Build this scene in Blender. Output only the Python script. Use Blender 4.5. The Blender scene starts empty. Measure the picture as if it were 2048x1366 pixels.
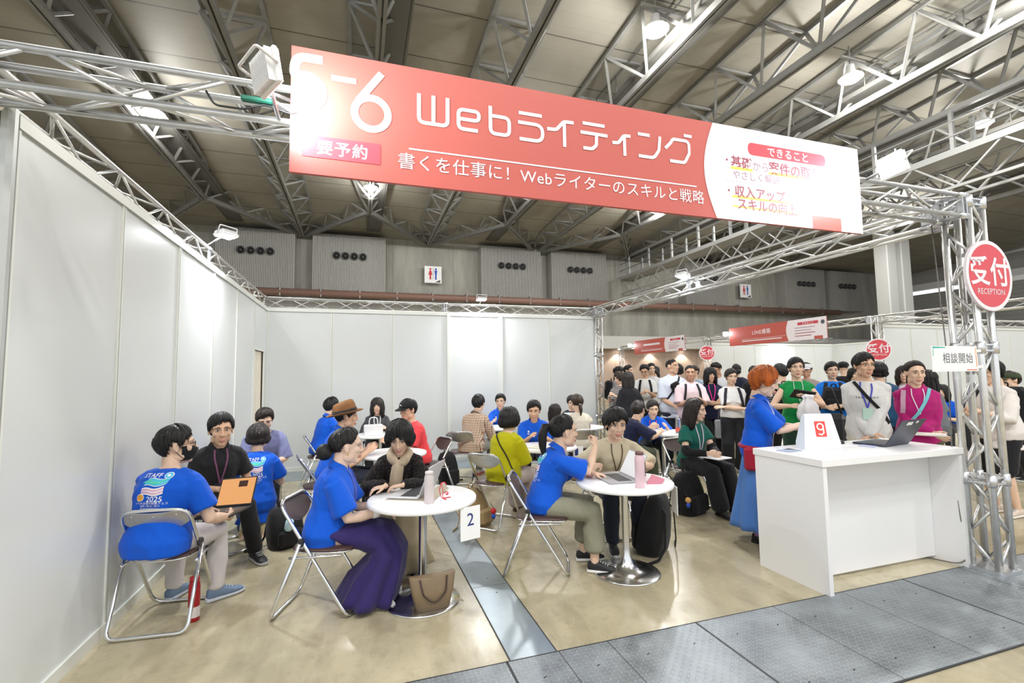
import bpy, math, random
import numpy as np
from mathutils import Vector, Matrix, noise
from mathutils.bvhtree import BVHTree

# ------------------------------------------------------------------ camera, world, hall lamps, exposure
SC = bpy.context.scene
COL = SC.collection
rad = math.radians
PI = math.pi

def make_camera():
    yaw, pitch, roll, h = 0.31323, 0.07284, -0.01425, 1.5154
    fw = Vector((math.sin(yaw)*math.cos(pitch), math.cos(yaw)*math.cos(pitch), math.sin(pitch)))
    r = Vector((math.cos(yaw), -math.sin(yaw), 0)); u = r.cross(fw)
    c, s = math.cos(roll), math.sin(roll)
    r2, u2 = c*r + s*u, -s*r + c*u
    M = Matrix((r2, u2, -fw)).transposed().to_4x4(); M.translation = (0, 0, h)
    cd = bpy.data.cameras.new('camera'); cd.sensor_width = 36; cd.lens = 944.147/2048*36
    cd.clip_start = .05; cd.clip_end = 300
    o = bpy.data.objects.new('camera', cd); o.matrix_world = M; COL.objects.link(o); SC.camera = o
make_camera()

SC.view_settings.view_transform = 'Standard'
SC.view_settings.look = 'None'
SC.view_settings.gamma = 1
SC.view_settings.use_curve_mapping = False
SC.view_settings.exposure = 0.66
SC.cycles.use_denoising = True
SC.cycles.max_bounces = 6
SC.cycles.diffuse_bounces = 3
SC.cycles.glossy_bounces = 3
SC.cycles.transmission_bounces = 4
SC.cycles.transparent_max_bounces = 6
SC.cycles.caustics_reflective = False
SC.cycles.caustics_refractive = False
SC.cycles.sample_clamp_indirect = 6

W = bpy.data.worlds.new('hall_air'); SC.world = W; W.use_nodes = True
W.node_tree.nodes['Background'].inputs[0].default_value = (.93, .97, 1, 1)
W.node_tree.nodes['Background'].inputs[1].default_value = .78

def area_light(name, loc, target, power, size, color=(1, .98, .95), shape='DISK', spread=180):
    ld = bpy.data.lights.new(name, 'AREA'); ld.energy = power; ld.shape = shape; ld.size = size; ld.color = color
    ld.spread = rad(spread)
    o = bpy.data.objects.new(name, ld); o.location = loc
    o.rotation_euler = (Vector(target)-Vector(loc)).to_track_quat('-Z', 'Y').to_euler(); COL.objects.link(o); return o

# high-bay lamps in every second roof truss, plus unseen ones added behind the camera for fill (the fixtures are built with the trusses)
LAMPS = [(-6.0, 16.4, 9.6), (-6.0, 3, 9.6), (-5, -4, 9.6), (-1.5, -2, 9.6), (4, -5, 9.6), (.4, 20.5, 9.6), (.9, -3.5, 9.6), (.4, 4.0, 10.6), (6.6, 9.0, 9.6), (7.6, -2.5, 9.6), (6.6, 17.5, 9.6), (12.9, 9.0, 9.6), (13.6, 5.6, 9.6),
         (13.9, 19.5, 9.6), (13.4, -2, 9.6), (19.3, 9.4, 9.5), (20, 2.5, 9.6), (20.3, 18, 9.6), (27, 8, 9.6), (27, 17, 9.6)]
for p in LAMPS:
    ld = bpy.data.lights.new('hall_lamp_light', 'POINT'); ld.energy = 370; ld.shadow_soft_size = .24; ld.color = (1, .985, .955)
    o = bpy.data.objects.new('hall_lamp_light', ld); o.location = (p[0], p[1], p[2]-.27); COL.objects.link(o)
# ------------------------------------------------------------------ materials
MATS = {}
def mat(name, col, rough=.6, metal=0, spec=.5, emit=None, estr=1, alpha=1, trans=0, bump=None, var=None, sheen=0, coat=0, anis=0):
    """bump=(scale, strength[, stretch]) ; var=(scale, amount[, stretch]) mixes a darker tone by noise"""
    if name in MATS: return MATS[name]
    m = bpy.data.materials.new(name); m.use_nodes = True; nt = m.node_tree; b = nt.nodes['Principled BSDF']
    col = tuple(col)[:3] + (1,)
    b.inputs['Base Color'].default_value = col; b.inputs['Roughness'].default_value = rough
    b.inputs['Metallic'].default_value = metal; b.inputs['Specular IOR Level'].default_value = spec
    b.inputs['Alpha'].default_value = alpha; b.inputs['Transmission Weight'].default_value = trans
    b.inputs['Coat Weight'].default_value = coat; b.inputs['Sheen Weight'].default_value = sheen
    if emit: b.inputs['Emission Color'].default_value = tuple(emit)[:3] + (1,); b.inputs['Emission Strength'].default_value = estr
    def coord(stretch):
        tc = nt.nodes.new('ShaderNodeTexCoord'); mp = nt.nodes.new('ShaderNodeMapping')
        nt.links.new(tc.outputs['Object'], mp.inputs[0]); mp.inputs['Scale'].default_value = stretch; return mp.outputs[0]
    if var:
        n = nt.nodes.new('ShaderNodeTexNoise'); n.inputs['Scale'].default_value = var[0]; n.inputs['Detail'].default_value = 4
        nt.links.new(coord(var[2] if len(var) > 2 else (1, 1, 1)), n.inputs['Vector'])
        mx = nt.nodes.new('ShaderNodeMix'); mx.data_type = 'RGBA'
        mr = nt.nodes.new('ShaderNodeMapRange'); mr.inputs[1].default_value = .35; mr.inputs[2].default_value = .65
        nt.links.new(n.outputs[0], mr.inputs[0]); nt.links.new(mr.outputs[0], mx.inputs[0])
        k = 1-var[1]; mx.inputs[6].default_value = (col[0]*k, col[1]*k, col[2]*k, 1); mx.inputs[7].default_value = col
        nt.links.new(mx.outputs[2], b.inputs['Base Color'])
    if bump:
        n = nt.nodes.new('ShaderNodeTexNoise'); n.inputs['Scale'].default_value = bump[0]; n.inputs['Detail'].default_value = 3
        nt.links.new(coord(bump[2] if len(bump) > 2 else (1, 1, 1)), n.inputs['Vector'])
        bp = nt.nodes.new('ShaderNodeBump'); bp.inputs['Strength'].default_value = bump[1]; bp.inputs['Distance'].default_value = .01
        nt.links.new(n.outputs[0], bp.inputs['Height']); nt.links.new(bp.outputs[0], b.inputs['Normal'])
    MATS[name] = m
    return m

def srgb(h):
    h = h.lstrip('#'); c = [int(h[i:i+2], 16)/255 for i in (0, 2, 4)]
    return tuple(x/12.92 if x <= .04045 else ((x+.055)/1.055)**2.4 for x in c)

def nodes_of(m): return m.node_tree.nodes, m.node_tree.links, m.node_tree.nodes['Principled BSDF']

CHROME = mat('chrome', (.78, .79, .8), .16, 1)
ALU = mat('brushed_aluminium', (.74, .75, .77), .34, 1, var=(30, .12))
STEEL = mat('painted_truss_steel', srgb('8d8d8a'), .5, .25, var=(3, .15))
WHITE = mat('white_laminate', (.86, .86, .87), .35)
WHITEP = mat('white_plastic', (.82, .82, .83), .4)
BLACKP = mat('black_plastic', (.018, .018, .02), .45)
PAPER = mat('white_paper', (.88, .88, .88), .7)
BROWNV = mat('brown_vinyl', srgb('4a3532'), .42, bump=(220, .15))
GLOWL = mat('lamp_glow', (1, 1, 1), .5, emit=(1, .98, .95), estr=45)
GLOWF = mat('flood_glow', (1, 1, 1), .5, emit=(.92, .96, 1), estr=70)

# ------------------------------------------------------------------ mesh building
def V3(a): return np.array(a, float)
def unit(a):
    a = np.asarray(a, float); n = np.linalg.norm(a); return a/n if n > 1e-9 else a

class MB:
    def __init__(s): s.v, s.f, s.m, s.sm = [], [], [], []
    def add(s, vs, fs, mi=0, smooth=False):
        o = len(s.v); s.v.extend([tuple(map(float, p)) for p in vs]); s.f.extend([tuple(i+o for i in f) for f in fs])
        s.m.extend([mi]*len(fs)); s.sm.extend([smooth]*len(fs)); return s
    def box(s, c, d, mi=0, rz=0, M=None, bev=0):
        x, y, z = d[0]/2, d[1]/2, d[2]/2
        if bev:
            b = min(bev, x*.9, y*.9, z*.9); P = []
            for zz, k in ((-z, b), (-z+b, 0), (z-b, 0), (z, b)):
                for (sx, sy) in ((1, 1), (-1, 1), (-1, -1), (1, -1)):
                    cx, cy = sx*(x-b), sy*(y-b); e = b-k
                    if sx*sy > 0: P += [(cx+sx*e, cy, zz), (cx, cy+sy*e, zz)]
                    else: P += [(cx, cy+sy*e, zz), (cx+sx*e, cy, zz)]
            F = [tuple(range(7, -1, -1)), tuple(range(24, 32))]
            for k in range(3):
                for i in range(8): F.append((k*8+i, k*8+(i+1) % 8, k*8+8+(i+1) % 8, k*8+8+i))
        else:
            P = [(i*x, j*y, k*z) for k in (-1, 1) for j in (-1, 1) for i in (-1, 1)]
            F = [(0, 2, 3, 1), (4, 5, 7, 6), (0, 1, 5, 4), (2, 6, 7, 3), (0, 4, 6, 2), (1, 3, 7, 5)]
        P = np.array(P)
        if rz: ca, sa = math.cos(rz), math.sin(rz); P = P@np.array([[ca, sa, 0], [-sa, ca, 0], [0, 0, 1]])
        if M is not None: P = P@np.array(M).T
        return s.add(P+V3(c), F, mi)
    def path(s, pts, r, n=8, mi=0, closed=False, caps=True, up=None, sx=1., smooth=True, dome=0):
        """tube along pts; r scalar/list; sx flattens along the frame's first axis relative to second (list ok)"""
        P = [V3(p) for p in pts]; k = len(P)
        R_ = [r]*k if np.isscalar(r) else list(r); SX = [sx]*k if np.isscalar(sx) else list(sx)
        if dome and not closed:
            d0, d1 = unit(P[0]-P[1]), unit(P[-1]-P[-2])
            a = [(P[0]+d0*R_[0]*math.sin(t)*dome, R_[0]*math.cos(t), SX[0]) for t in (1.35, .95, .5)]
            e = [(P[-1]+d1*R_[-1]*math.sin(t)*dome, R_[-1]*math.cos(t), SX[-1]) for t in (.5, .95, 1.35)]
            P = [q[0] for q in a]+P+[q[0] for q in e]; R_ = [q[1] for q in a]+R_+[q[1] for q in e]; SX = [q[2] for q in a]+SX+[q[2] for q in e]; k = len(P)
        T = []
        for i in range(k):
            a, b = P[(i-1) % k if closed else max(i-1, 0)], P[(i+1) % k if closed else min(i+1, k-1)]
            T.append(unit(b-a))
        ref = V3(up) if up is not None else (V3((0, 0, 1)) if abs(T[0][2]) < .9 else V3((1, 0, 0)))
        u = unit(ref-T[0]*(ref@T[0])); vs = []
        for i in range(k):
            u = unit(u-T[i]*(u@T[i]))
            if up is not None:
                w_ = V3(up)-T[i]*(V3(up)@T[i])
                if np.linalg.norm(w_) > .2: u = unit(w_)
            w = np.cross(T[i], u)
            for j in range(n):
                a = 2*PI*(j+.5)/n; vs.append(P[i]+R_[i]*(SX[i]*math.cos(a)*u+math.sin(a)*w))
        fs = []
        for i in range(k if closed else k-1):
            for j in range(n):
                a, b = i*n, ((i+1) % k)*n; fs.append((a+j, a+(j+1) % n, b+(j+1) % n, b+j))
        if caps and not closed: fs += [tuple(range(n-1, -1, -1)), tuple(range((k-1)*n, k*n))]
        return s.add(vs, fs, mi, smooth)
    def tube(s, a, b, r, n=8, mi=0, smooth=True): return s.path([a, b], r, n, mi, smooth=smooth)
    def rings(s, rings, mi=0, caps=True, smooth=True):
        n = len(rings[0]); vs = [p for r in rings for p in r]; fs = []
        for i in range(len(rings)-1):
            for j in range(n): fs.append((i*n+j, i*n+(j+1) % n, (i+1)*n+(j+1) % n, (i+1)*n+j))
        if caps: fs += [tuple(range(n-1, -1, -1)), tuple(range((len(rings)-1)*n, len(rings)*n))]
        return s.add(vs, fs, mi, smooth)
    def lathe(s, prof, n=32, c=(0, 0, 0), mi=0, smooth=True, M=None):
        rg = []
        for r, z in prof:
            P = np.array([(max(r, 1e-4)*math.cos(2*PI*j/n), max(r, 1e-4)*math.sin(2*PI*j/n), z) for j in range(n)])
            if M is not None: P = P@np.array(M).T
            rg.append(P+V3(c))
        return s.rings(rg, mi, True, smooth)
    def ell(s, c, r, n=12, mi=0, M=None, smooth=True):
        r = (r, r, r) if np.isscalar(r) else r; k = max(5, n//2+1); vs = []
        for i in range(k):
            p = PI*(i+.15)/(k-.7)
            for j in range(n): vs.append((r[0]*math.sin(p)*math.cos(2*PI*j/n), r[1]*math.sin(p)*math.sin(2*PI*j/n), -r[2]*math.cos(p)))
        P = np.array(vs)
        if M is not None: P = P@np.array(M).T
        P = P+V3(c); return s.rings([P[i*n:(i+1)*n] for i in range(k)], mi, True, smooth)
    def prism(s, poly, z0, z1, mi=0, M=None, c=(0, 0, 0)):
        n = len(poly); P = np.array([(x, y, z0) for x, y in poly]+[(x, y, z1) for x, y in poly])
        if M is not None: P = P@np.array(M).T
        F = [tuple(range(n-1, -1, -1)), tuple(range(n, 2*n))]+[(i, (i+1) % n, n+(i+1) % n, n+i) for i in range(n)]
        return s.add(P+V3(c), F, mi)
    def ribbon(s, pts, nor, w, th=.004, mi=0):
        rg = []; k = len(pts)
        for i in range(k):
            t = unit(V3(pts[min(i+1, k-1)])-V3(pts[max(i-1, 0)])); n_ = unit(nor[i]); b = unit(np.cross(t, n_)); n_ = np.cross(b, t); p = V3(pts[i])
            rg.append([p+b*w/2, p+b*w/2+n_*th, p-b*w/2+n_*th, p-b*w/2])
        return s.rings(rg, mi, True, False)
    def xf(s, M):
        M = np.array(M); P = np.array(s.v); s.v = [tuple(p) for p in (P@M[:3, :3].T+M[:3, 3])]; return s
    def join(s, o, M=None, mo=0):
        P = np.array(o.v)
        if M is not None: M = np.array(M); P = P@M[:3, :3].T+M[:3, 3]
        k = len(s.v); s.v.extend([tuple(p) for p in P]); s.f.extend([tuple(i+k for i in f) for f in o.f]); s.m.extend([i+mo for i in o.m]); s.sm.extend(o.sm); return s
    def mesh(s, name, mats):
        me = bpy.data.meshes.new(name); me.from_pydata(s.v, [], s.f)
        for m in (mats if isinstance(mats, (list, tuple)) else [mats]): me.materials.append(m)
        me.polygons.foreach_set('material_index', s.m); me.polygons.foreach_set('use_smooth', s.sm); me.update(); return me
    def build(s, name, mats, parent=None, loc=None, rz=None):
        o = bpy.data.objects.new(name, s.mesh(name, mats)); COL.objects.link(o)
        if parent: o.parent = parent
        if loc is not None: o.location = loc
        if rz is not None: o.rotation_euler = (0, 0, rz)
        return o

def tag(o, label=None, cat=None, group=None, kind=None):
    if label: o['label'] = label
    if cat: o['category'] = cat
    if group: o['group'] = group
    if kind: o['kind'] = kind
    return o
def struct(o, label=None):
    o['kind'] = 'structure'
    if label: o['label'] = label
    return o
def empty(name, loc=(0, 0, 0), rz=0):
    o = bpy.data.objects.new(name, None); o.location = loc; o.rotation_euler = (0, 0, rz); o.empty_display_size = .1; COL.objects.link(o); return o
def dup(o, loc=None, rz=None, label=None):
    def cp(x, par):
        c = x.copy(); COL.objects.link(c)
        if par: c.parent = par
        for ch in x.children: cp(ch, c)
        return c
    c = cp(o, None)
    if loc is not None: c.location = loc
    if rz is not None: c.rotation_euler = (0, 0, rz)
    if label: c['label'] = label
    return c

def fillet(pts, r, n=5, closed=False):
    out = []; k = len(pts); P = [V3(p) for p in pts]
    for i in range(k):
        if not closed and i in (0, k-1): out.append(P[i]); continue
        a, b, c = P[i-1], P[i], P[(i+1) % k]; d0, d1 = unit(a-b), unit(c-b)
        ang = math.acos(max(-1, min(1, float(d0@d1))))
        t = min(r/math.tan(ang/2), np.linalg.norm(a-b)*.49, np.linalg.norm(c-b)*.49); p0, p1 = b+d0*t, b+d1*t
        for j in range(n+1):
            q = j/n; out.append((1-q)**2*p0+2*q*(1-q)*b+q*q*p1)
    return out

# flat 2D graphics: list of (verts2d, faces, material index)
_TX = {}
def text2d(s, size=1., bold=0., spacing=1.):
    key = (s, bold, spacing)
    if key not in _TX:
        cu = bpy.data.curves.new('lettering', 'FONT'); cu.body = s; cu.size = 1; cu.offset = bold; cu.align_x = 'CENTER'; cu.align_y = 'CENTER'; cu.space_character = spacing
        cu.resolution_u = 3
        o = bpy.data.objects.new('lettering', cu); COL.objects.link(o)
        me = bpy.data.meshes.new_from_object(o.evaluated_get(bpy.context.evaluated_depsgraph_get()))
        vs = np.array([v.co[:2] for v in me.vertices]).reshape(-1, 2); fs = [tuple(p.vertices) for p in me.polygons]
        bpy.data.objects.remove(o); bpy.data.curves.remove(cu); bpy.data.meshes.remove(me)
        if len(vs): vs = vs-(vs.min(0)+vs.max(0))/2
        _TX[key] = (vs, fs)
    vs, fs = _TX[key]
    return vs*size, fs
def stroke2d(lines, w, r=.0, n=5):
    """thick rounded polylines -> (verts2d, faces)"""
    VS, FS = [], []
    for q, ln in enumerate(lines):
        zl = q*.0004
        P = [np.array(p[:2]) for p in fillet([(x, y, 0) for x, y in ln], r, n)] if r else [np.array(p, float) for p in ln]
        k = len(P); o = len(VS)
        for i in range(k):
            a, b = P[max(i-1, 0)], P[min(i+1, k-1)]; t = unit(b-a); nn = np.array((-t[1], t[0])); sc = 1.
            if 0 < i < k-1:
                t0 = unit(P[i]-P[i-1]); sc = 1/max(.5, abs(float(t0@t)))
            VS += [tuple(P[i]+nn*w/2*sc)+(zl,), tuple(P[i]-nn*w/2*sc)+(zl,)]
        FS += [(o+2*i, o+2*i+1, o+2*i+3, o+2*i+2) for i in range(k-1)]
    return np.array(VS), FS
def disc2d(r, n=28, c=(0, 0), rx=None):
    return np.array([(c[0]+(rx or r)*math.cos(2*PI*i/n), c[1]+r*math.sin(2*PI*i/n)) for i in range(n)]), [tuple(range(n))]
def rect2d(x0, y0, x1, y1, r=0):
    if not r: return np.array([(x0, y0), (x1, y0), (x1, y1), (x0, y1)]), [(0, 1, 2, 3)]
    P = fillet([(x0, y0, 0), (x1, y0, 0), (x1, y1, 0), (x0, y1, 0)], r, 5, True); return np.array([p[:2] for p in P]), [tuple(range(len(P)))]
def put2d(mb, g, at=(0, 0), z=0, mi=0, sc=1.):
    vs, fs = g
    if len(vs): mb.add([(p[0]*sc+at[0], p[1]*sc+at[1], z+(p[2] if len(p) > 2 else 0)) for p in vs], fs, mi)
# ------------------------------------------------------------------ surfaces of the hall
def m_math(nt, op, a, b=None, c=None):
    n = nt.nodes.new('ShaderNodeMath'); n.operation = op
    for i, x in enumerate((a, b, c)):
        if x is None: continue
        if isinstance(x, (int, float)): n.inputs[i].default_value = x
        else: nt.links.new(x, n.inputs[i])
    return n.outputs[0]
def m_xyz(nt, scale=(1, 1, 1)):
    tc = nt.nodes.new('ShaderNodeTexCoord'); mp = nt.nodes.new('ShaderNodeMapping'); mp.inputs['Scale'].default_value = scale
    nt.links.new(tc.outputs['Object'], mp.inputs[0]); sp = nt.nodes.new('ShaderNodeSeparateXYZ'); nt.links.new(mp.outputs[0], sp.inputs[0]); return mp.outputs[0], sp.outputs
def m_noise(nt, vec, scale, detail=4, rough=.55):
    n = nt.nodes.new('ShaderNodeTexNoise'); n.inputs['Scale'].default_value = scale; n.inputs['Detail'].default_value = detail; n.inputs['Roughness'].default_value = rough
    nt.links.new(vec, n.inputs['Vector']); return n.outputs[0]
def m_map(nt, x, a, b, c=0., d=1.):
    n = nt.nodes.new('ShaderNodeMapRange'); nt.links.new(x, n.inputs[0])
    for i, v in enumerate((a, b, c, d)): n.inputs[i+1].default_value = v
    return n.outputs[0]
def m_mix(nt, fac, a, b):
    n = nt.nodes.new('ShaderNodeMix'); n.data_type = 'RGBA'
    if isinstance(fac, (int, float)): n.inputs[0].default_value = fac
    else: nt.links.new(fac, n.inputs[0])
    for i, x in ((6, a), (7, b)):
        if isinstance(x, tuple): n.inputs[i].default_value = x[:3]+(1,)
        else: nt.links.new(x, n.inputs[i])
    return n.outputs[2]
def m_line(nt, x, period, w):
    """1 inside a line of half width w (metres) that repeats every period"""
    f = m_math(nt, 'FRACT', m_math(nt, 'DIVIDE', x, period)); d = m_math(nt, 'MULTIPLY', m_math(nt, 'ABSOLUTE', m_math(nt, 'SUBTRACT', f, .5)), period)
    return m_math(nt, 'LESS_THAN', d, w)
def m_bump(nt, h, b, strength=.3, dist=.01):
    n = nt.nodes.new('ShaderNodeBump'); n.inputs['Strength'].default_value = strength; n.inputs['Distance'].default_value = dist
    nt.links.new(h, n.inputs['Height']); nt.links.new(n.outputs[0], b.inputs['Normal'])

def mk_floor():
    m = mat('polished_concrete_floor', (.5, .45, .36), .22); nt = m.node_tree; b = nt.nodes['Principled BSDF']
    v, xyz = m_xyz(nt); v2, _ = m_xyz(nt, (1, .35, 1))
    big = m_noise(nt, v, .55, 6, .62); mid = m_noise(nt, v2, 2.6, 6, .65); fine = m_noise(nt, v, 14, 5, .7)
    c = m_mix(nt, m_map(nt, big, .35, .65), srgb('a99f83'), srgb('cabfa3'))
    c = m_mix(nt, m_map(nt, mid, .48, .7, 0, .85), c, srgb('877c60'))
    c = m_mix(nt, m_map(nt, fine, .5, .75, 0, .28), c, srgb('6f6654'))
    sp = m_noise(nt, v, 5.5, 2, .5); c = m_mix(nt, m_map(nt, sp, .73, .78, 0, .7), c, srgb('5b5446'))
    jl = m_math(nt, 'MAXIMUM', m_line(nt, m_math(nt, 'ADD', xyz[0], .35), 2.6, .003), m_line(nt, m_math(nt, 'ADD', xyz[1], 2.3), 4.2, .003))
    c = m_mix(nt, m_math(nt, 'MULTIPLY', jl, .45), c, srgb('5a5344'))
    nt.links.new(c, b.inputs['Base Color']); nt.links.new(m_map(nt, mid, .35, .75, .16, .42), b.inputs['Roughness'])
    m_bump(nt, m_noise(nt, v, 7, 4), b, .05, .02); return m
def mk_checker_plate():
    m = mat('steel_tread_plate', (.3, .31, .32), .38, .55); nt = m.node_tree; b = nt.nodes['Principled BSDF']
    v, xyz = m_xyz(nt); s = .027
    u_, w_ = m_math(nt, 'DIVIDE', xyz[0], s), m_math(nt, 'DIVIDE', xyz[1], s)
    par = m_math(nt, 'MODULO', m_math(nt, 'ADD', m_math(nt, 'FLOOR', u_), m_math(nt, 'FLOOR', m_math(nt, 'ADD', w_, 100))), 2.)
    sg = m_math(nt, 'SUBTRACT', m_math(nt, 'MULTIPLY', m_math(nt, 'ABSOLUTE', par), 2.), 1.)
    fx = m_math(nt, 'SUBTRACT', m_math(nt, 'FRACT', u_), .5); fy = m_math(nt, 'MULTIPLY', m_math(nt, 'SUBTRACT', m_math(nt, 'FRACT', m_math(nt, 'ADD', w_, 100)), .5), sg)
    a = m_math(nt, 'ADD', fx, fy); d = m_math(nt, 'SUBTRACT', fx, fy)
    e = m_math(nt, 'ADD', m_math(nt, 'POWER', m_math(nt, 'ABSOLUTE', m_math(nt, 'DIVIDE', a, .8)), 2.), m_math(nt, 'POWER', m_math(nt, 'ABSOLUTE', m_math(nt, 'DIVIDE', d, .24)), 2.))
    h = m_map(nt, e, .55, 1.1, 1, 0)
    n1 = m_noise(nt, v, 3.2, 6, .7)
    c = m_mix(nt, m_map(nt, n1, .35, .68), srgb('787e83'), srgb('a2a9ae')); c = m_mix(nt, m_math(nt, 'MULTIPLY', h, .38), c, srgb('b9bec3'))
    nt.links.new(c, b.inputs['Base Color']); nt.links.new(m_map(nt, n1, .3, .7, .3, .55), b.inputs['Roughness']); m_bump(nt, h, b, .55, .003); return m
def mk_ceiling():
    m = mat('ceiling_panels', srgb('b5b0a4'), .62, .0); nt = m.node_tree; b = nt.nodes['Principled BSDF']; v, xyz = m_xyz(nt)
    n = m_noise(nt, v, .5, 3); c = m_mix(nt, m_map(nt, n, .35, .65), srgb('8f8b80'), srgb('9d998d'))
    f = m_line(nt, xyz[1], .436, .008); c = m_mix(nt, m_math(nt, 'MULTIPLY', f, .22), c, srgb('605c55'))
    f2 = m_line(nt, m_math(nt, 'ADD', xyz[1], .3), 1.745, .022); c = m_mix(nt, m_math(nt, 'MULTIPLY', f2, .75), c, srgb('3c3a36'))
    nt.links.new(c, b.inputs['Base Color']); return m
def mk_concrete(name, c0, c1, lx=3.6):
    m = mat(name, c0, .8); nt = m.node_tree; b = nt.nodes['Principled BSDF']; v, xyz = m_xyz(nt); v2, _ = m_xyz(nt, (1, 1, .22))
    c = m_mix(nt, m_map(nt, m_noise(nt, v2, .9, 6, .65), .35, .65), c0, c1)
    f = m_line(nt, xyz[0], lx, .018); c = m_mix(nt, m_math(nt, 'MULTIPLY', f, .5), c, tuple(x*.45 for x in c0)); nt.links.new(c, b.inputs['Base Color']); return m
FLOOR = mk_floor(); TREAD = mk_checker_plate(); CEIL = mk_ceiling()
CONC = mk_concrete('hall_concrete', srgb('8d8b84'), srgb('aba9a1')); CONC2 = mk_concrete('brown_concrete', srgb('9a8576'), srgb('ad9a8a'), 2.2)
PANEL = mat('white_booth_panel', srgb('d9dcdb'), .3, var=(.8, .03)); RAIL = mat('booth_rail_cream', srgb('e2e4dd'), .35)
TRENCH = mat('galvanised_trench_cover', srgb('98a3aa'), .3, .35, var=(2.5, .22))
RIB = mat('ribbed_vent_cladding', srgb('a3a29d'), .6); DARK = mat('dark_void', (.02, .02, .022), .7); GAP = mat('dark_joint', (.03, .032, .035), .6)
PIPEM = mat('rust_brown_pipe', srgb('8a6a5e'), .5); CORR = mat('grey_sheet_wall', srgb('a6a6a3'), .55); TRUSSM = mat('pale_truss_aluminium', (.78, .78, .77), .3, .85, var=(20, .1))

def plane(name, x0, y0, x1, y1, z, m):
    mb = MB(); mb.add([(x0, y0, z), (x1, y0, z), (x1, y1, z), (x0, y1, z)], [(0, 1, 2, 3)]); return struct(mb.build(name, m))
mb = MB(); mb.box((12, 12, -.1), (90, 44, .2)); struct(mb.build('floor', FLOOR), 'worn beige polished concrete floor of the exhibition hall')
mb = MB(); mb.add([(-30, -9, 11.7), (62, -9, 11.7), (62, 28.2, 9.65), (-30, 28.2, 9.65), (-30, -9, 12), (62, -9, 12), (62, 28.2, 9.95), (-30, 28.2, 9.95)], [(3, 2, 1, 0), (4, 5, 6, 7), (0, 1, 5, 4), (1, 2, 6, 5), (2, 3, 7, 6), (3, 0, 4, 7)])
struct(mb.build('ceiling', CEIL), 'panelled grey roof underside sloping down to the far wall')

# steel covers let into the floor
mb = MB(); hole = 3
mb.box((.912, 5.155, .001), (.262, 5.3, .008)); mb.box((1.045, 5.155, .001), (.008, 5.3, .0084), 1); mb.box((.779, 5.155, .001), (.006, 5.3, .0084), 1)
for y in (3.42, 4.42, 5.42, 6.42): mb.box((.912, y, .001), (.262, .004, .0086), 1)
for y in (3.3, 3.55, 4.3, 4.55, 5.3): mb.lathe([(.007, .004), (.007, .0056)], 12, (.93, y, 0), 1)
struct(mb.build('trim_1', [TRENCH, GAP]), 'smooth grey steel trench cover running back between the two front tables')
mb = MB(); mb.box((1.6, 8.19, .001), (6.1, .76, .008)); struct(mb.build('trim_2', TRENCH), 'grey steel trench cover along the foot of the back wall')
mb = MB(); mb.box((6.5, 2.113, .001), (25, .784, .01))
for y in (2.505, 1.722): mb.box((6.5, y, .001), (25, .009, .0108), 1)
for i, x in enumerate((-1.35, -.55, .15, .757, 1.055, 1.355, 1.957, 2.557, 3.157, 3.757, 4.36, 4.96, 5.56, 6.2, 6.8)):
    mb.box((x, 2.113, .001), (.014 if i % 3 == 0 else .004, .784, .0108), 1)
for x in (-.3, .55, .9, 1.2, 1.5, 1.8, 2.1, 2.4, 2.7, 3.0, 3.3, 3.6, 4.1):
    for y in (2.32, 1.86): mb.box((x, y, .004), (.02, .007, .005), 1, rz=.5)
struct(mb.build('trim_3', [TREAD, GAP]), 'band of dark steel tread plates across the floor in front of the booth')

# ------------------------------------------------------------------ white panel walls of the booth
def panel_wall(name, p0, p1, n, face, h=2.7, label=None, gap=None, thick=()):
    """system wall from p0 to p1 in n panels; face = unit normal toward the viewer side"""
    a, b = V3((*p0, 0)), V3((*p1, 0)); L = np.linalg.norm(b-a); t = (b-a)/L; f = V3((*face, 0)); Mx = np.array([t, f, (0, 0, 1)]).T; mb = MB()
    def bx(x0, x1, y0, y1, z0, z1, mi): mb.box(a+Mx@V3(((x0+x1)/2, (y0+y1)/2, (z0+z1)/2)), (x1-x0, y1-y0, z1-z0), mi, M=Mx)
    for i in range(n):
        x0, x1 = L*i/n, L*(i+1)/n
        if gap and i == gap[0]:
            g0, g1 = x0+gap[1]*(x1-x0), x0+gap[2]*(x1-x0); bx(x0, g0, -.02, -.006, .05, h-.05, 0); bx(g1, x1, -.02, -.006, .05, h-.05, 0); bx(g0, g1, -.02, -.006, gap[3], h-.05, 0)
            bx(g0-.02, g0, -.02, .012, 0, gap[3], 1); bx(g1, g1+.02, -.02, .012, 0, gap[3], 1); bx(g0-.02, g1+.02, -.02, .012, gap[3], gap[3]+.03, 1); continue
        bx(x0, x1, -.02, -.006, .05, h-.05, 0)
    for i in range(n+1):
        w = .03 if i in thick else .02; x = L*i/n; bx(x-w, x+w, -.03, .004+(.012 if i in thick else 0), 0, h, 1); bx(x-.003, x+.003, .003, .0055, 0, h, 2)
    for z0, z1 in ((h-.06, h), (.0, .07)):
        if gap and z0 == 0:
            e = [0, L*(gap[0]+gap[1])/n, L*(gap[0]+gap[2])/n, L]; bx(e[0], e[1], -.025, .008, z0, z1, 1); bx(e[2], e[3], -.025, .008, z0, z1, 1)
        else: bx(0, L, -.025, .008, z0, z1, 1)
    bx(0, L, .006, .009, h-.064, h-.06, 2)
    return struct(mb.build(name, [PANEL, RAIL, mat('panel_joint', srgb('9a9c98'), .5)]), label)
panel_wall('wall_left', (-1.445, 2.58), (-1.445, 8.58), 6, (1, 0), 2.7, 'white panel side wall of the booth with a curtained doorway', gap=(5, .02, .72, 1.95))
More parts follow.
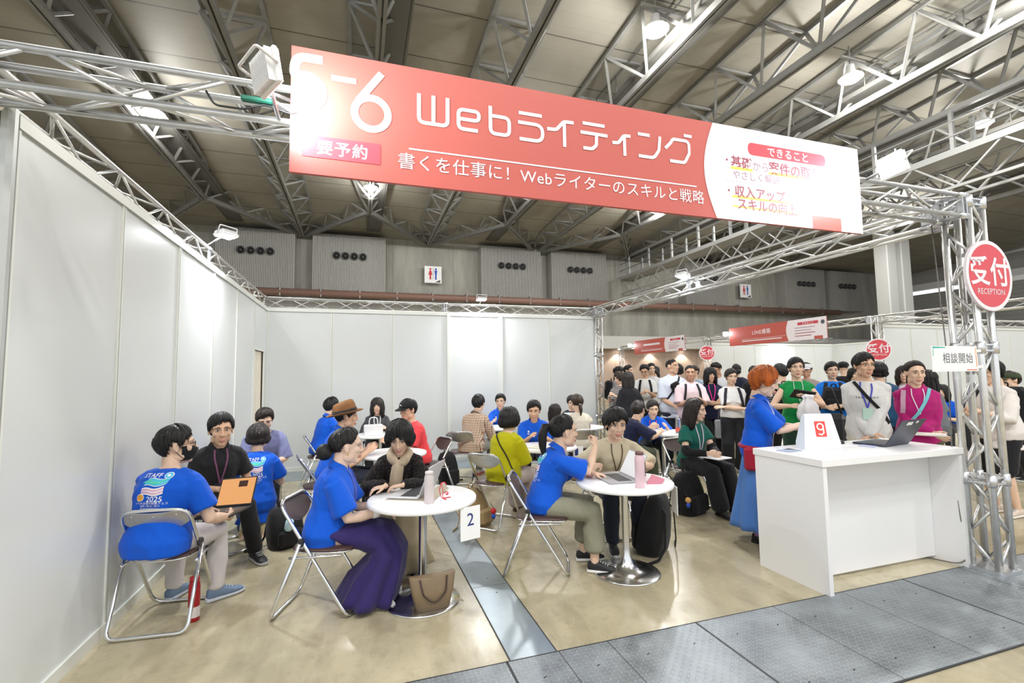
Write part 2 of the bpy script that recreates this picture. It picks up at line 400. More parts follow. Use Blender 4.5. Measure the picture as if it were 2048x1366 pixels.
panel_wall('wall_back', (-1.445, 8.58), (4.56, 8.58), 6, (0, -1), 2.7, 'white panel back wall of the booth', thick=(3, 4))
panel_wall('wall_front', (-4.445, 2.58), (-1.53, 2.58), 3, (0, -1), 2.7, 'end of the neighbouring booth wall at the picture edge')
mb = MB()
for dx, dy, r in ((0, 0, .03), (-.035, -.03, .016), (-.07, -.012, .02)): mb.path([(-1.46+dx, 2.55+dy, 0), (-1.46+dx, 2.55+dy, 2.71)], r, 8, smooth=False)
struct(mb.build('trim_4', mat('grooved_post', srgb('b9bbb8'), .35, .4)), 'grooved aluminium corner post at the front end of the side wall')
# curtain in the doorway of the side wall
mb = MB(); P, Q = [], []
for i in range(61):
    y = 7.62+.6*i/60; d = .022*math.sin(i*1.05)+.008*math.sin(i*.37)
    P.append((-1.475+d, y, .03)); Q.append((-1.475+d*.7, y, 1.94))
n = len(P); mb.add(P+Q+[(x-.006, y, z) for x, y, z in P+Q], [(i, i+1, n+i+1, n+i) for i in range(n-1)]+[(2*n+i+1, 2*n+i, 3*n+i, 3*n+i+1) for i in range(n-1)], 0, True)
tag(mb.build('curtain', mat('cream_curtain', srgb('e3dccb'), .8)), 'cream curtain hanging in the doorway of the left side wall', 'curtain')

# ------------------------------------------------------------------ far end of the hall
mb = MB()
mb.box((15, 28.4, 7.0), (60, .6, 5.8)); mb.box((15, 27.7, 3.6), (60, .8, .75), 1); mb.box((15, 28.5, 1.7), (60, .5, 3.4), 2); mb.box((15, 28.05, 4.0), (60, 1.1, .1), 1)
struct(mb.build('wall_far', [CONC, mat('pale_soffit', srgb('c9c8c4'), .7), CONC2]), 'grey concrete end wall of the hall')
mb = MB(); mb.box((45, 14, 3.9), (.5, 34, 7.8)); mb.box((44.7, 14, 8.4), (.3, 34, .5), 1); mb.box((45, 14, 9.3), (.5, 34, 1.2))
for i in range(26): mb.box((44.72, 14, .3+i*.3), (.08, 34, .05))
struct(mb.build('wall_right', [CORR, WHITEP]), 'grey ribbed sheet wall on the right of the hall')
mb = MB(); mb.path([(-9, 27.2, 6.12), (36, 27.2, 6.12)], .2, 12)
for x in range(-8, 36, 2): mb.box((x, 27.25, 6.15), (.07, .46, .5), 1)
struct(mb.build('trim_5', [PIPEM, STEEL]), 'brown pipe running along the far concrete wall')
for x in (30.5, 31.75):
    mb = MB(); mb.box((x, 20, 5.0), (.8, .8, 10), bev=.05); struct(mb.build('pillar', mat('white_pillar', srgb('cfd0cd'), .6)), 'white square steel pillar near the right wall, %s of the pair' % ('left' if x < 31 else 'right'))
for i, (x0, x1) in enumerate(((-7.07, -3.35), (-2.47, 1.36), (6.94, 10.78), (11.51, 15.4), (21.6, 25.2), (30.6, 34.6), (35.2, 38.6))):
    r = empty('air_vent_box', ((x0+x1)/2, 27.55, 7.85)); w = x1-x0; mb = MB(); mb.box((0, .2, 0), (w, 1.0, 3.15)); k = 46
    for j in range(k): mb.box((-w/2+(j+.5)*w/k, -.32, 0), (w/k*.5, .09, 3.15))
    mb.build('casing', RIB, r)
    for j in range(4):
        x = (j-1.5)*.46; v_ = MB(); v_.lathe([(.19, 0), (.2, .12), (.165, .13), (.15, .02)], 20, M=((1, 0, 0), (0, 0, -1), (0, 1, 0)), c=(x, -.385, .38)); v_.lathe([(.15, 0), (.05, .09), (.02, .1)], 16, M=((1, 0, 0), (0, 0, -1), (0, 1, 0)), c=(x, -.385, .38)); v_.build('round_vent', mat('dark_vent', (.05, .05, .052), .5, .3), r)
    tag(r, ('ribbed box with four round vents on far wall, %s' % ('leftmost of all', 'second from the left', 'just right of the restroom sign', 'fourth from left, beside the gantry', 'fifth from left, behind the gantry', 'right of the right-hand restroom sign', 'last one beside the white pillars')[i]), 'vent', 'vent boxes on the far wall')
for i, (x, s) in enumerate(((4.1, 1.0), (27.2, .95))):
    r = empty('restroom_sign', (x, 27.62, 7.55)); mb = MB(); mb.box((0, 0, 0), (1.0, .05, 1.0)); mb.build('board', PAPER, r)
    g = MB()
    for dx, mi in ((-.16, 1), (.16, 0)):
        put2d(g, disc2d(.065, 14), (dx, .33), 0, mi)
        put2d(g, (np.array([(-.05, .25), (.05, .25), (.12, -.02) if mi else (.09, .24), (.05, -.02), (.05, -.3), (-.05, -.3), (-.05, -.02), (-.12, -.02) if mi else (-.09, .24)]), [tuple(range(8))]), (dx, 0), 0, mi)
    put2d(g, rect2d(-.01, -.3, .01, .4), (0, 0), 0, 2); put2d(g, (np.array([(.1, -.46), (.42, -.46), (.42, -.3)]), [(0, 1, 2)]), (0, 0), 0, 2)
    g.xf(Matrix(((1, 0, 0, 0), (0, 0, -1, -.027), (0, 1, 0, 0), (0, 0, 0, 1)))); g.build('pictogram', [mat('sign_blue', srgb('2b57b8'), .6), mat('sign_red', srgb('c8323c'), .6), BLACKP], r)
    tag(r, 'white restroom sign with figure pictograms on the far wall, %s' % (('between the vent boxes at left', 'to the right, beyond the gantry')[i]), 'sign', 'restroom signs')

# ------------------------------------------------------------------ roof trusses of the hall
def bar(mb, a, b, w, h=None, mi=0):
    a, b = V3(a), V3(b); t = unit(b-a); up = V3((0, 0, 1)) if abs(t[2]) < .95 else V3((1, 0, 0)); s = unit(np.cross(t, up)); u = np.cross(s, t); h = h or w
    mb.rings([[p+s*w/2+u*h/2, p-s*w/2+u*h/2, p-s*w/2-u*h/2, p+s*w/2-u*h/2] for p in (a, b)], mi, True, False)
ZB, BAY, HW = 9.36, 1.745, .72
def zc(y): return 11.05-.055*y
def tri_truss(mb, P0, P1, z0=None, hw=HW, dz0=1.1, dz1=1.1, first=0.):
    """triangular truss: double bottom chord P0-P1, two top chords, warren webs"""
    a, b = V3(P0), V3(P1); L = np.linalg.norm(b-a); t = (b-a)/L; s = unit(np.cross(t, (0, 0, 1)))
    for d in (-.06, .06): bar(mb, a+s*d, b+s*d, .075, .17)
    top = lambda q, sd, k=1.: a+t*q+s*sd*hw*k+V3((0, 0, dz0+(dz1-dz0)*q/L))
    e = lambda q: min(1., (L-q)/2.0+.15) if dz1 < .5 else 1.
    n = max(1, int(L/BAY)); st = L/n
    for sd in (-1, 1):
        qs = [st*(i+.5) for i in range(n)]
        for i in range(n-1): bar(mb, top(qs[i], sd, e(qs[i])), top(qs[i+1], sd, e(qs[i+1])), .1)
        for q in qs:
            bar(mb, a+t*(q-st/2), top(q, sd, e(q)), .07); bar(mb, top(q, sd, e(q)), a+t*(q+st/2), .07)
    for i in range(n): q = st*(i+.5); bar(mb, top(q, -1, e(q)), top(q, 1, e(q)), .06)
for k in range(-4, 9):
    X = .4+3.42*k; B = k % 2 == 0; mb = MB(); yn = 23 if B else 28
    if k in (-1, 1): yn = 28
    tri_truss(mb, (X, -6, ZB), (X, yn if B else 27.6, ZB), dz0=zc(-6)-ZB, dz1=zc(yn)-ZB if B else .32)
    if B:
        for sx in (-1, 1): tri_truss(mb, (X+sx*.1, 23, ZB), (X+sx*3.42*.97, 27.7, ZB), hw=.4, dz0=.75, dz1=.3)
    r = struct(mb.build('roof_truss', STEEL), 'grey triangular steel roof truss %s, number %d counted from the left' % ('carrying a catwalk and lamps' if B else 'running straight to the far wall', k+5)); r['group'] = 'roof trusses'
    if B:
        mb = MB(); xc = X+.3
        mb.box((xc, 11, ZB+.38), (.62, 33.5, .06)); mb.box((xc-.35, 11, ZB+.42), (.05, 33.5, .14)); mb.box((xc+.35, 11, ZB+.42), (.05, 33.5, .14))
        for d in (-.35, .35):
            mb.tube((xc+d, -5.5, ZB+1.0), (xc+d, 27.6, ZB+.95), .025, 6)
            for j in range(14): mb.tube((xc+d, -5+j*2.4, ZB+.4), (xc+d, -5+j*2.4, ZB+1.0), .02, 6)
        w = mb.build('catwalk', mat('dark_grating', srgb('6a6965'), .6, .3)); w.parent = r
for i, p in enumerate(LAMPS):  # the added fill lamps behind the camera get the same fixture
    r = empty('bay_lamp', p); mb = MB(); mb.lathe([(.04, .4), (.1, .38), (.12, .2), (.3, .03), (.3, .012), (.27, .03), (.1, .18)], 20); mb.build('reflector', WHITEP, r)
    mb = MB(); mb.lathe([(.27, .03), (.26, .0), (.2, -.06), (.1, -.09), (.01, -.1)], 20); mb.build('lens', GLOWL, r); mb = MB(); mb.tube((0, 0, .38), (0, 0, .95), .02); mb.box((0, -.1, .5), (.9, .05, .05)); mb.build('hanger', STEEL, r)
    tag(r, 'round white high-bay lamp glowing under the roof, those behind the camera added for fill', 'ceiling lamp', 'high-bay lamps in the roof trusses')
# gantry walkway hung below the fourth straight truss on the right
X = .4+3.42*5; mb = MB()
bar(mb, (X-.5, -5, 8.05), (X-.5, 28, 8.05), .12, .2); bar(mb, (X+.5, -5, 8.05), (X+.5, 28, 8.05), .12, .2); mb.box((X, 11.5, 8.0), (.9, 33, .04))
bar(mb, (X-.5, -5, ZB), (X-.5, 28, ZB), .12, .14)
for j in range(15):
    y = -4.5+j*2.25
    for d in (-.5, .5): bar(mb, (X+d, y, 8.1), (X+d, y, ZB), .1)
    for d in (-.5, .5): bar(mb, (X+d, y, 7.0), (X+d, y+1.1, 8.0), .05); bar(mb, (X+d, y+1.1, 8.0), (X+d, y+2.25, 7.0), .05)
    bar(mb, (X-.5, y, 7.0), (X+.5, y+1.1, 7.0), .04)
for z in (8.55, 9.0): mb.tube((X-.56, -5, z), (X-.56, 28, z), .025, 6)
for d in (-.5, .5): bar(mb, (X+d, -5, 7.0), (X+d, 28, 7.0), .08)
tag(mb.build('gantry_walkway', mat('pale_gantry_steel', srgb('a9aaa8'), .5, .2)), 'long steel walkway with handrails hung below the roof trusses on the right', 'walkway', kind='structure')

# ------------------------------------------------------------------ exhibition trusses
def box_truss(name, p0, p1, s=.162, label=None, group='aluminium box trusses of the booths', joints=(), cr=.0175, br=.009, ref=(0, 0, 1), pitch=.36, plate=True):
    a, b = V3(p0), V3(p1); L = np.linalg.norm(b-a); t = (b-a)/L
    rf = V3(ref) if abs(V3(ref)@t) < .9 else V3((0, 1, 0)); u = unit(rf-t*(rf@t)); w = np.cross(t, u); h = s/2
    C = [u*h+w*h, u*h-w*h, -u*h-w*h, -u*h+w*h]; r = empty(name, tuple((a+b)/2)); mid = (a+b)/2
    mb = MB(); g = lambda q, c: a+t*q+c-mid
    for c in C: mb.tube(g(0, c), g(L, c), cr, 10)
    n = max(2, int(round(L/pitch))); st = L/n; mb2 = MB()
    for i in range(4):
        A, B = C[i], C[(i+1) % 4]
        for j in range(n):
            q0, q1 = st*(j+.06), st*(j+.94)
            if (j+i) % 2: mb2.tube(g(q0, A), g(q1, B), br, 6)
            else: mb2.tube(g(q0, B), g(q1, A), br, 6)
    mb.build('chords', TRUSSM, r); mb2.build('lacing', TRUSSM, r)
    for q in joints:
        j_ = MB()
        for i in range(4):
            A, B = C[i], C[(i+1) % 4]
            for dq in (-.022, .022): bar(j_, g(q+dq, A), g(q+dq, B), .036 if abs(t[2]) > .5 else .036, .012)
        for c in C: j_.tube(g(q-.045, c), g(q+.045, c), cr*1.35, 10)
        j_.build('coupler', ALU, r)
    return tag(r, label, 'truss', group, 'structure' if 0 else None)
ZT = 2.781
box_truss('truss_beam', (-1.62, 2.40, ZT), (4.5, 2.40, ZT), label='aluminium box truss beam across the booth front, behind the red banner', joints=(.1, 6.05))
box_truss('truss_beam', (-1.56, 2.50, ZT), (-1.56, 8.6, ZT), label='aluminium box truss lying along the top of the left side wall', joints=(3.0, 6.0))
box_truss('truss_beam', (-1.5, 8.68, ZT), (4.55, 8.68, ZT), label='aluminium box truss along the top of the back wall', joints=(3.0,))
box_truss('truss_beam', (4.575, 8.6, ZT), (4.575, 2.5, ZT), label='aluminium box truss over the right side of the booth, from rear post to front post', joints=(.15, 3.0, 6.0))
box_truss('truss_post', (4.575, 2.40, .02), (4.575, 2.40, 2.87), label='aluminium truss post at the counter carrying the large round reception sign', joints=(.66, 1.66, 2.8), ref=(0, 1, 0), cr=.024, br=.011, pitch=.24)
box_truss('truss_post', (4.63, 8.66, .02), (4.63, 8.66, 2.87), label='aluminium truss post at the right end of the white back wall', joints=(.66, 1.9, 2.8), ref=(0, 1, 0), pitch=.24)
mb = MB(); P = fillet([(4.45, 2.275, 0), (4.70, 2.275, 0), (4.70, 2.525, 0), (4.45, 2.525, 0)], .035, 4, True); mb.prism([(p[0]-4.575, p[1]-2.4) for p in P], .006, .03); tag(mb.build('truss_base_plate', ALU, loc=(4.575, 2.4, 0)), 'square aluminium base plate under the truss post by the counter', 'base plate')
# neighbouring booths across the aisle
XA = 12.2
for y0, y1, lb in ((8.35, 14.3, 'aluminium box truss over the front of the second booth across the aisle'), (14.3, 20.3, 'aluminium box truss over the front of the farthest booth across the aisle'), (3.2, 8.3, 'aluminium box truss across the aisle, toward the right picture edge')):
    box_truss('truss_beam', (XA, y0, ZT), (XA, y1, ZT), label=lb, pitch=.5, joints=(.1,))
for y, lb in ((8.3, 'aluminium truss post carrying the middle-sized reception sign across the aisle'), (14.3, 'aluminium truss post carrying the smallest reception sign far back'), (20.3, 'aluminium truss post at the far end of the row across the aisle')):
    box_truss('truss_post', (XA, y, .02), (XA, y, 2.87), label=lb, ref=(0, 1, 0), pitch=.3, joints=(1.66,))
panel_wall('wall_far_right', (12.4, 8.3), (25.4, 8.3), 13, (0, -1), 2.66, 'white panel wall of the booth across the aisle, facing the camera')
panel_wall('wall_inner', (12.4, 14.3), (18.4, 14.3), 6, (0, -1), 2.62, 'white panel wall inside the booth behind the second banner')
panel_wall('wall_rear', (18.4, 14.3), (18.4, 8.4), 6, (-1, 0), 2.62, 'white panel rear wall inside the booth behind the second banner')
box_truss('truss_beam', (12.4, 8.36, ZT), (25, 8.36, ZT), label='aluminium box truss along the top of the white wall at the far right', pitch=.6)
box_truss('truss_beam', (12.4, 14.36, ZT), (18.4, 14.36, ZT), label='aluminium box truss along the top of the wall behind the second banner', pitch=.6)

# flood lights clamped to the trusses
def flood(loc, aim, label, power, to=None, spread=150):
    r = empty('flood_light', loc); q = (Vector(aim)-Vector(loc)).to_track_quat('-Z', 'Y'); r.rotation_euler = q.to_euler()
    mb = MB(); mb.box((0, 0, .02), (.24, .19, .03), bev=.008)
    for i in range(12): mb.box((-.1+i*.018, 0, .05), (.005, .17, .04))
    mb.build('housing', WHITEP, r); mb = MB(); mb.box((0, 0, .003), (.215, .165, .006)); mb.build('led_panel', GLOWF, r)
    mb = MB(); mb.path(fillet([(-.125, 0, .02), (-.125, .06, .12), (.125, .06, .12), (.125, 0, .02)], .02), .008, 6); mb.build('bracket', WHITEP, r)
    r.scale = (.76, .76, .76)
    if to: mb = MB(); mb.tube((0, 0, .03), tuple(r.rotation_euler.to_quaternion().inverted()@(Vector(to)-Vector(loc))/.76), .012, 8); mb.build('clamp_arm', ALU, r)
    tag(r, label, 'flood light', 'white flood lights on the trusses')
    ld = bpy.data.lights.new('flood_light_beam', 'AREA'); ld.energy = power; ld.shape = 'RECTANGLE'; ld.size = .16; ld.size_y = .12; ld.color = (.93, .97, 1); ld.spread = rad(spread)
    o = bpy.data.objects.new('flood_light_beam', ld); o.location = Vector(loc)+q@Vector((0, 0, -.012)); o.rotation_euler = q.to_euler(); COL.objects.link(o)
flood((-.35, 2.06, 2.765), (.5, 2.55, 2.95), 'white finned flood light at the left end of the red banner', 3.2, (-.36, 2.32, 2.70))
flood((3.31, 2.10, 2.86), (2.2, 2.3, 2.55), 'glaring flood light at the right end of the red banner', 4.5, (3.40, 2.32, 2.862))
flood((-1.3, 5.37, 2.97), (-1.1, 5.2, 0), 'flood light on the truss above the left side wall', 22, (-1.48, 5.37, 2.862))
flood((2.15, 8.45, 2.93), (2.15, 8.2, 0), 'flood light on the truss above the middle of the back wall', 20, (2.15, 8.6, 2.862))
flood((4.5, 5.73, 2.93), (3.9, 5.6, 0), 'flood light on the truss over the right side of the booth', 22, (4.5, 5.73, 2.862))
flood((XA-.15, 13.2, 2.86), (XA-.5, 12.2, 2.8), 'flood light at the left end of the second banner across the aisle', 6, (XA-.08, 13.2, 2.862))
flood((XA-.15, 19.3, 2.86), (XA-.5, 18.3, 2.8), 'flood light at the left end of the farthest banner', 6, (XA-.08, 19.3, 2.862))
flood((15.5, 14.1, 2.8), (15.5, 13.7, 0), 'flood light on the wall inside the booth behind the second banner', 18, (15.5, 14.28, 2.862))
for i, x in enumerate((14, 16.6, 19.2, 21.8, 24.4)):
    r = empty('downlight', (x, 27.9, 3.2)); mb = MB(); mb.lathe([(.12, 0), (.13, .04), (.05, .05)], 16); mb.build('trim_ring', WHITEP, r); mb = MB(); mb.lathe([(.1, -.002), (.1, .002)], 16); mb.build('lens', GLOWL, r)
    tag(r, 'small round downlight under the pale ledge of the far wall', 'downlight', 'downlights along the far wall')
    ld = bpy.data.lights.new('downlight_beam', 'SPOT'); ld.energy = 110; ld.spot_size = rad(105); ld.spot_blend = .4; ld.color = (1, .93, .85); o = bpy.data.objects.new('downlight_beam', ld); o.location = (x, 27.9, 3.16); COL.objects.link(o)

# black cable and green connector by the left flood light
mb = MB(); P = [(-.66, 2.33, 2.8), (-.62, 2.31, 2.73), (-.5, 2.29, 2.72), (-.42, 2.3, 2.76), (-.3, 2.3, 2.73), (-.22, 2.31, 2.8)]
mb.path([p[:3] for p in fillet(P, .05, 4)], .005, 6); o = mb.build('power_cable', BLACKP); tag(o, 'black power cable looped on the beam beside the left flood light', 'cable')
c = MB(); c.box((-.45, 2.3, 2.775), (.13, .03, .025), bev=.006); c.build('green_connector', mat('green_connector_plastic', srgb('1f6e5a'), .5), o)
mb = MB(); P = [(4.46, 2.55, 2.7), (4.47, 2.52, 1.6), (4.45, 2.53, .8), (4.44, 2.5, .35), (4.5, 2.47, .15), (4.42, 2.5, .02), (4.35, 2.75, .01)]
mb.path([p[:3] for p in fillet(P, .1, 4)], .005, 6); tag(mb.build('power_cable', mat('grey_cable', srgb('6d6a66'), .5)), 'thin grey cable running down the truss post to the floor by the counter', 'cable')

# ------------------------------------------------------------------ banners and signs
RED = mat('banner_red', srgb('bd5b51'), .42); DEEP = mat('banner_crimson', srgb('c4444f'), .42); BWHITE = mat('banner_white', srgb('e9e1e6'), .42); YEL = mat('marker_yellow', srgb('f2dc52'), .5)
TXR = mat('text_maroon', srgb('9e4658'), .5); TXP = mat('text_mauve', srgb('a5889a'), .5); LAV = mat('banner_lavender', srgb('b9a3d9'), .45); SIGNR = mat('sign_disc_red', srgb('d2434e'), .4); TXG = mat('text_grey', srgb('555560'), .6)
BM = [RED, BWHITE, DEEP, YEL, TXR, TXP, TXG]
def banner(name, loc, rz, label, group, full=True, title='', w=3.62, h=.605):
    r = empty(name, loc, rz); mb = MB(); mb.box((w/2, .012, h/2), (w, .02, h)); mb.build('board', RED, r)
    g = MB(); k = w/3.62; e = .0006
    # white field with a bulging left edge
    arc = [(2.384-.078*math.sin(PI*i/16)*1.0, .605-.605*i/16) for i in range(17)]
    g.add([(x*k, z, e) for x, z in arc]+[(w, 0, e), (w, .605, e)], [tuple(range(16, -1, -1))+(18, 17)][:1], 1)
    T = MB()
    put2d(T, rect2d(2.65, .355, 3.31, .437, .038), (0, 0), 2*e, 2); put2d(T, rect2d(2.2, .0965, 2.2, .0965), (0, 0), 0, 1)
    put2d(T, rect2d(.536, .096, 2.243, .104), (0, 0), 2*e, 1); 
    
    put2d(T, text2d('できること', .068, .012, 1.12), (2.98, .396), 3*e, 1)
    if full:
        put2d(T, rect2d(.052, -.035+.0, .402, .068, .008), (0, .075-.04), 2*e, 2); put2d(T, text2d('要予約', .075, .01, 1.1), (.228, .052), 3*e, 1)
        S = .0195
        put2d(T, stroke2d([[(.585, .393), (.585, .244), (.729, .244), (.729, .393)], [(.657, .393), (.657, .25)]], S, .03), (0, 0), 3*e, 1)
        put2d(T, stroke2d([[(.796, .295), (.893, .295), (.893, .345), (.785, .345), (.785, .242), (.887, .242)]], S, .028), (0, 0), 3*e, 1)
        put2d(T, stroke2d([[(.955, .39), (.955, .242), (1.058, .242), (1.058, .338), (.966, .338)]], S, .03), (0, 0), 3*e, 1)
        put2d(T, stroke2d([[(1.112, .38), (1.245, .38)], [(1.108, .327), (1.248, .327), (1.248, .236), (1.115, .236)]], S, .05), (0, 0), 3*e, 1)
        put2d(T, stroke2d([[(1.275, .315), (1.33, .318), (1.375, .37), (1.435, .372)], [(1.377, .36), (1.377, .226)]], S, .03), (0, 0), 3*e, 1)
        put2d(T, stroke2d([[(1.49, .382), (1.628, .382)], [(1.475, .327), (1.645, .327)], [(1.575, .327), (1.572, .262), (1.545, .238), (1.49, .238)]], S, .025), (0, 0), 3*e, 1)
        put2d(T, stroke2d([[(1.675, .295), (1.715, .298), (1.75, .345), (1.795, .348)], [(1.754, .338), (1.754, .226)]], S, .025), (0, 0), 3*e, 1)
        put2d(T, stroke2d([[(1.845, .372), (1.925, .372)], [(1.845, .24), (1.95, .24), (1.985, .29), (1.995, .376)]], S, .04), (0, 0), 3*e, 1)
        put2d(T, stroke2d([[(2.03, .31), (2.07, .35), (2.085, .375), (2.2, .375), (2.2, .3), (2.165, .238), (2.06, .238)], [(2.165, .408), (2.222, .408)]], S, .03), (0, 0), 3*e, 1)
        # the booth number 5-6
        B = .042
        put2d(T, stroke2d([[(.135, .475), (.02, .475), (.012, .375), (.075, .39), (.128, .355), (.14, .3), (.115, .25), (.06, .225), (.005, .24)]], B, .05), (0, 0), 3*e, 1)
        put2d(T, rect2d(.174, .385, .287, .412), (0, 0), 3*e, 1)
        put2d(T, stroke2d([[(.358+.078*math.cos(2*PI*i/30), .25+.078*math.sin(2*PI*i/30)) for i in range(31)], [(.297, .305), (.325, .345), (.405, .46)]], B*.82), (0, 0), 3*e, 1)
        put2d(T, text2d('書くを仕事に！Webライターのスキルと戦略', .088, .002, 1.06), (1.39, .006+.03), 3*e, 1)
        put2d(T, text2d('・', .06, .02), (2.48, .3), 3*e, 4); put2d(T, text2d('基礎', .085, .014), (2.595, .292), 3*e, 4); put2d(T, text2d('から', .07), (2.745, .287), 3*e, 5); put2d(T, text2d('案件の取り方', .09, .012), (3.08, .292), 3*e, 4)
        put2d(T, rect2d(2.51, .245, 2.68, .262), (0, 0), 2*e, 3); put2d(T, rect2d(2.81, .245, 3.35, .262), (0, 0), 2*e, 3)
        put2d(T, text2d('やさしく解説', .064), (2.71, .213), 3*e, 5)
        for i in range(44): put2d(T, rect2d(2.47+i*.019, .164, 2.48+i*.019, .167), (0, 0), 2*e, 5)
        put2d(T, text2d('・', .06, .02), (2.485, .105), 3*e, 4); put2d(T, text2d('収入アップ', .082, .012), (2.735, .105), 3*e, 4); put2d(T, rect2d(2.51, .062, 3.0, .078), (0, 0), 2*e, 3); put2d(T, text2d('できる', .066), (3.1, .1), 3*e, 5)
        put2d(T, text2d('スキルの向上', .082, .01), (2.79, .028), 3*e, 4); put2d(T, rect2d(2.51, -.0+.002, 3.06, .012), (0, 0), 2*e, 3)
    else:
        if title: put2d(T, text2d(title, .17, .006, 1.1), (1.35, .3), 3*e, 1)
        else: put2d(T, rect2d(.75, .26, 1.95, .34), (0, 0), 3*e, 1)
        put2d(T, rect2d(.55, .03, 2.1, .06), (0, 0), 3*e, 1); put2d(T, disc2d(.06, 16), (3.44, .38), 3*e, 6)
        for q in range(4): put2d(T, rect2d(2.55, .27-.078*q, 3.2-.12*(q % 2), .29-.078*q), (0, 0), 3*e, 4 if q > 1 else 5)
    put2d(g, rect2d(3.16, 0, 3.42, .09), (0, 0), 1.5*e, 0); put2d(g, rect2d(2.394, 0, 2.398, .605), (0, 0), 2*e, 1)
    T.xf(Matrix.Translation((0, .081, 0))); g.join(T)
    g.xf(Matrix(((1, 0, 0, 0), (0, 0, -1, .001), (0, 1, 0, 0), (0, 0, 0, 1)))); g.build('printed_design', BM, r)
    for x in (.5, w/2, w-.5): b = MB(); b.box((x, .045, h*.42), (.05, .05, .03)); b.build('mounting_clip', ALU, r)
    return tag(r, label, 'banner', group)
banner('hanging_banner', (-.313, 2.296, 2.46), 0, 'large red and white banner lettered 5-6 hanging across the booth front', 'booth name banners')
banner('hanging_banner', (XA-.14, 13.05, 2.42), -PI/2, 'red banner with pale lettering on the second booth across the aisle', 'booth name banners', False, 'LINE構築', 3.55)
banner('hanging_banner', (XA-.14, 18.95, 2.42), -PI/2, 'farthest and smallest red banner, washed out by its flood light', 'booth name banners', False, '', 3.55)
mb = MB(); mb.box((0, 0, 0), (.02, 1.7, .5)); o = mb.build('hanging_banner', LAV, loc=(16.2, 9.3, 2.55)); tag(o, 'small lavender banner seen beyond the right end of the second banner', 'banner', 'booth name banners')
g = MB(); put2d(g, stroke2d([[(-.3, -.2), (-.1, .2)], [(.1, -.05), (.5, -.05)]], .06), (0, 0), .012, 0); g.xf(Matrix(((0, 0, -1, 0), (-1, 0, 0, 0), (0, 1, 0, 0), (0, 0, 0, 1)))); g.build('lettering', BWHITE, o)
def reception_sign(loc, rz, label, r0=.262, ry=.262):
    r = empty('reception_sign', loc, rz); mb = MB(); vs, _ = disc2d(ry+.012, 44, rx=r0+.012); mb.prism(vs, -.012, .008); mb.xf(Matrix(((1, 0, 0, 0), (0, 0, 1, 0), (0, 1, 0, 0), (0, 0, 0, 1)))); mb.build('board', BWHITE, r)
    g = MB(); put2d(g, disc2d(ry-.018, 44, rx=r0-.018), (0, 0), .0135, 0); put2d(g, text2d('受付', .235, .02), (0, .035), .015, 1); put2d(g, text2d('RECEPTION', .062, .0, 1.0), (0, -.125), .015, 1)
    g.xf(Matrix(((1, 0, 0, 0), (0, 0, -1, 0), (0, 1, 0, 0), (0, 0, 0, 1)))); g.build('printed_face', [SIGNR, BWHITE], r)
    return tag(r, label, 'sign', 'round red reception signs')
reception_sign((4.595, 2.285, 2.232), 0, 'large round red reception sign on the truss post by the white counter')
reception_sign((XA-.12, 8.22, 2.03), -.62, 'middle-sized round red reception sign on the post across the aisle')
reception_sign((XA-.12, 14.2, 2.25), -.75, 'smallest round red reception sign, far back beside the farthest banner')
r = empty('notice_card', (4.152, 2.295, 1.595), 0); mb = MB(); mb.box((0, 0, 0), (.5, .006, .185)); mb.build('card', PAPER, r)
g = MB(); put2d(g, text2d('相談開始', .082, .004, 1.08), (.03, .005), .0036, 0)
for a in (((-.235, .02), (-.235, .082), (-.1, .082)),): put2d(g, stroke2d([a], .007), (0, 0), .0036, 1)
put2d(g, stroke2d([[(.236, .082), (.236, -.06)]], .008), (0, 0), .0036, 2); put2d(g, stroke2d([[(.236, -.082), (.12, -.082)]], .007), (0, 0), .0036, 3)
g.xf(Matrix(((1, 0, 0, 0), (0, 0, -1, 0), (0, 1, 0, 0), (0, 0, 0, 1)))); g.build('lettering', [TXG, mat('card_teal', srgb('35b0a0'), .5), mat('card_orange', srgb('e8943a'), .5), mat('card_coral', srgb('e2634f'), .5)], r)
b = MB(); b.box((.3, .012, .06), (.12, .012, .02)); b.box((.3, .012, -.06), (.12, .012, .02)); b.build('fixing_tape', PAPER, r)
tag(r, 'white notice card with dark lettering fixed to the truss post, above the counter', 'notice')
# ------------------------------------------------------------------ people: body, head, hands, hair, clothes
def remesh_all(jobs):
    """jobs: list of (MB, voxel, smooth iterations) -> list of (verts Nx3, faces)"""
    tmp = []
    for mb, vox, it in jobs:
        o = bpy.data.objects.new('tmp', mb.mesh('tmp', [])); COL.objects.link(o)
        m = o.modifiers.new('r', 'REMESH'); m.mode = 'VOXEL'; m.voxel_size = vox
        if it: q = o.modifiers.new('s', 'SMOOTH'); q.factor = .5; q.iterations = it
        tmp.append(o)
    dg = bpy.context.evaluated_depsgraph_get(); out = []
    for o in tmp:
        me = bpy.data.meshes.new_from_object(o.evaluated_get(dg)); n = len(me.vertices); v = np.empty(n*3); me.vertices.foreach_get('co', v)
        k = len(me.polygons); ls = np.empty(k, int); lt = np.empty(k, int); me.polygons.foreach_get('loop_start', ls); me.polygons.foreach_get('loop_total', lt)
        vi = np.empty(len(me.loops), int); me.loops.foreach_get('vertex_index', vi)
        out.append((v.reshape(-1, 3), [tuple(vi[a:a+b].tolist()) for a, b in zip(ls, lt)])); bpy.data.meshes.remove(me)
    for o in tmp: d = o.data; bpy.data.objects.remove(o); bpy.data.meshes.remove(d)
    return out
def rotm(axis, deg): return np.array(Matrix.Rotation(rad(deg), 3, axis))
def axes(x, z):
    x = unit(x); z = unit(V3(z)-x*(V3(z)@x)); return np.array([x, np.cross(z, x), z]).T

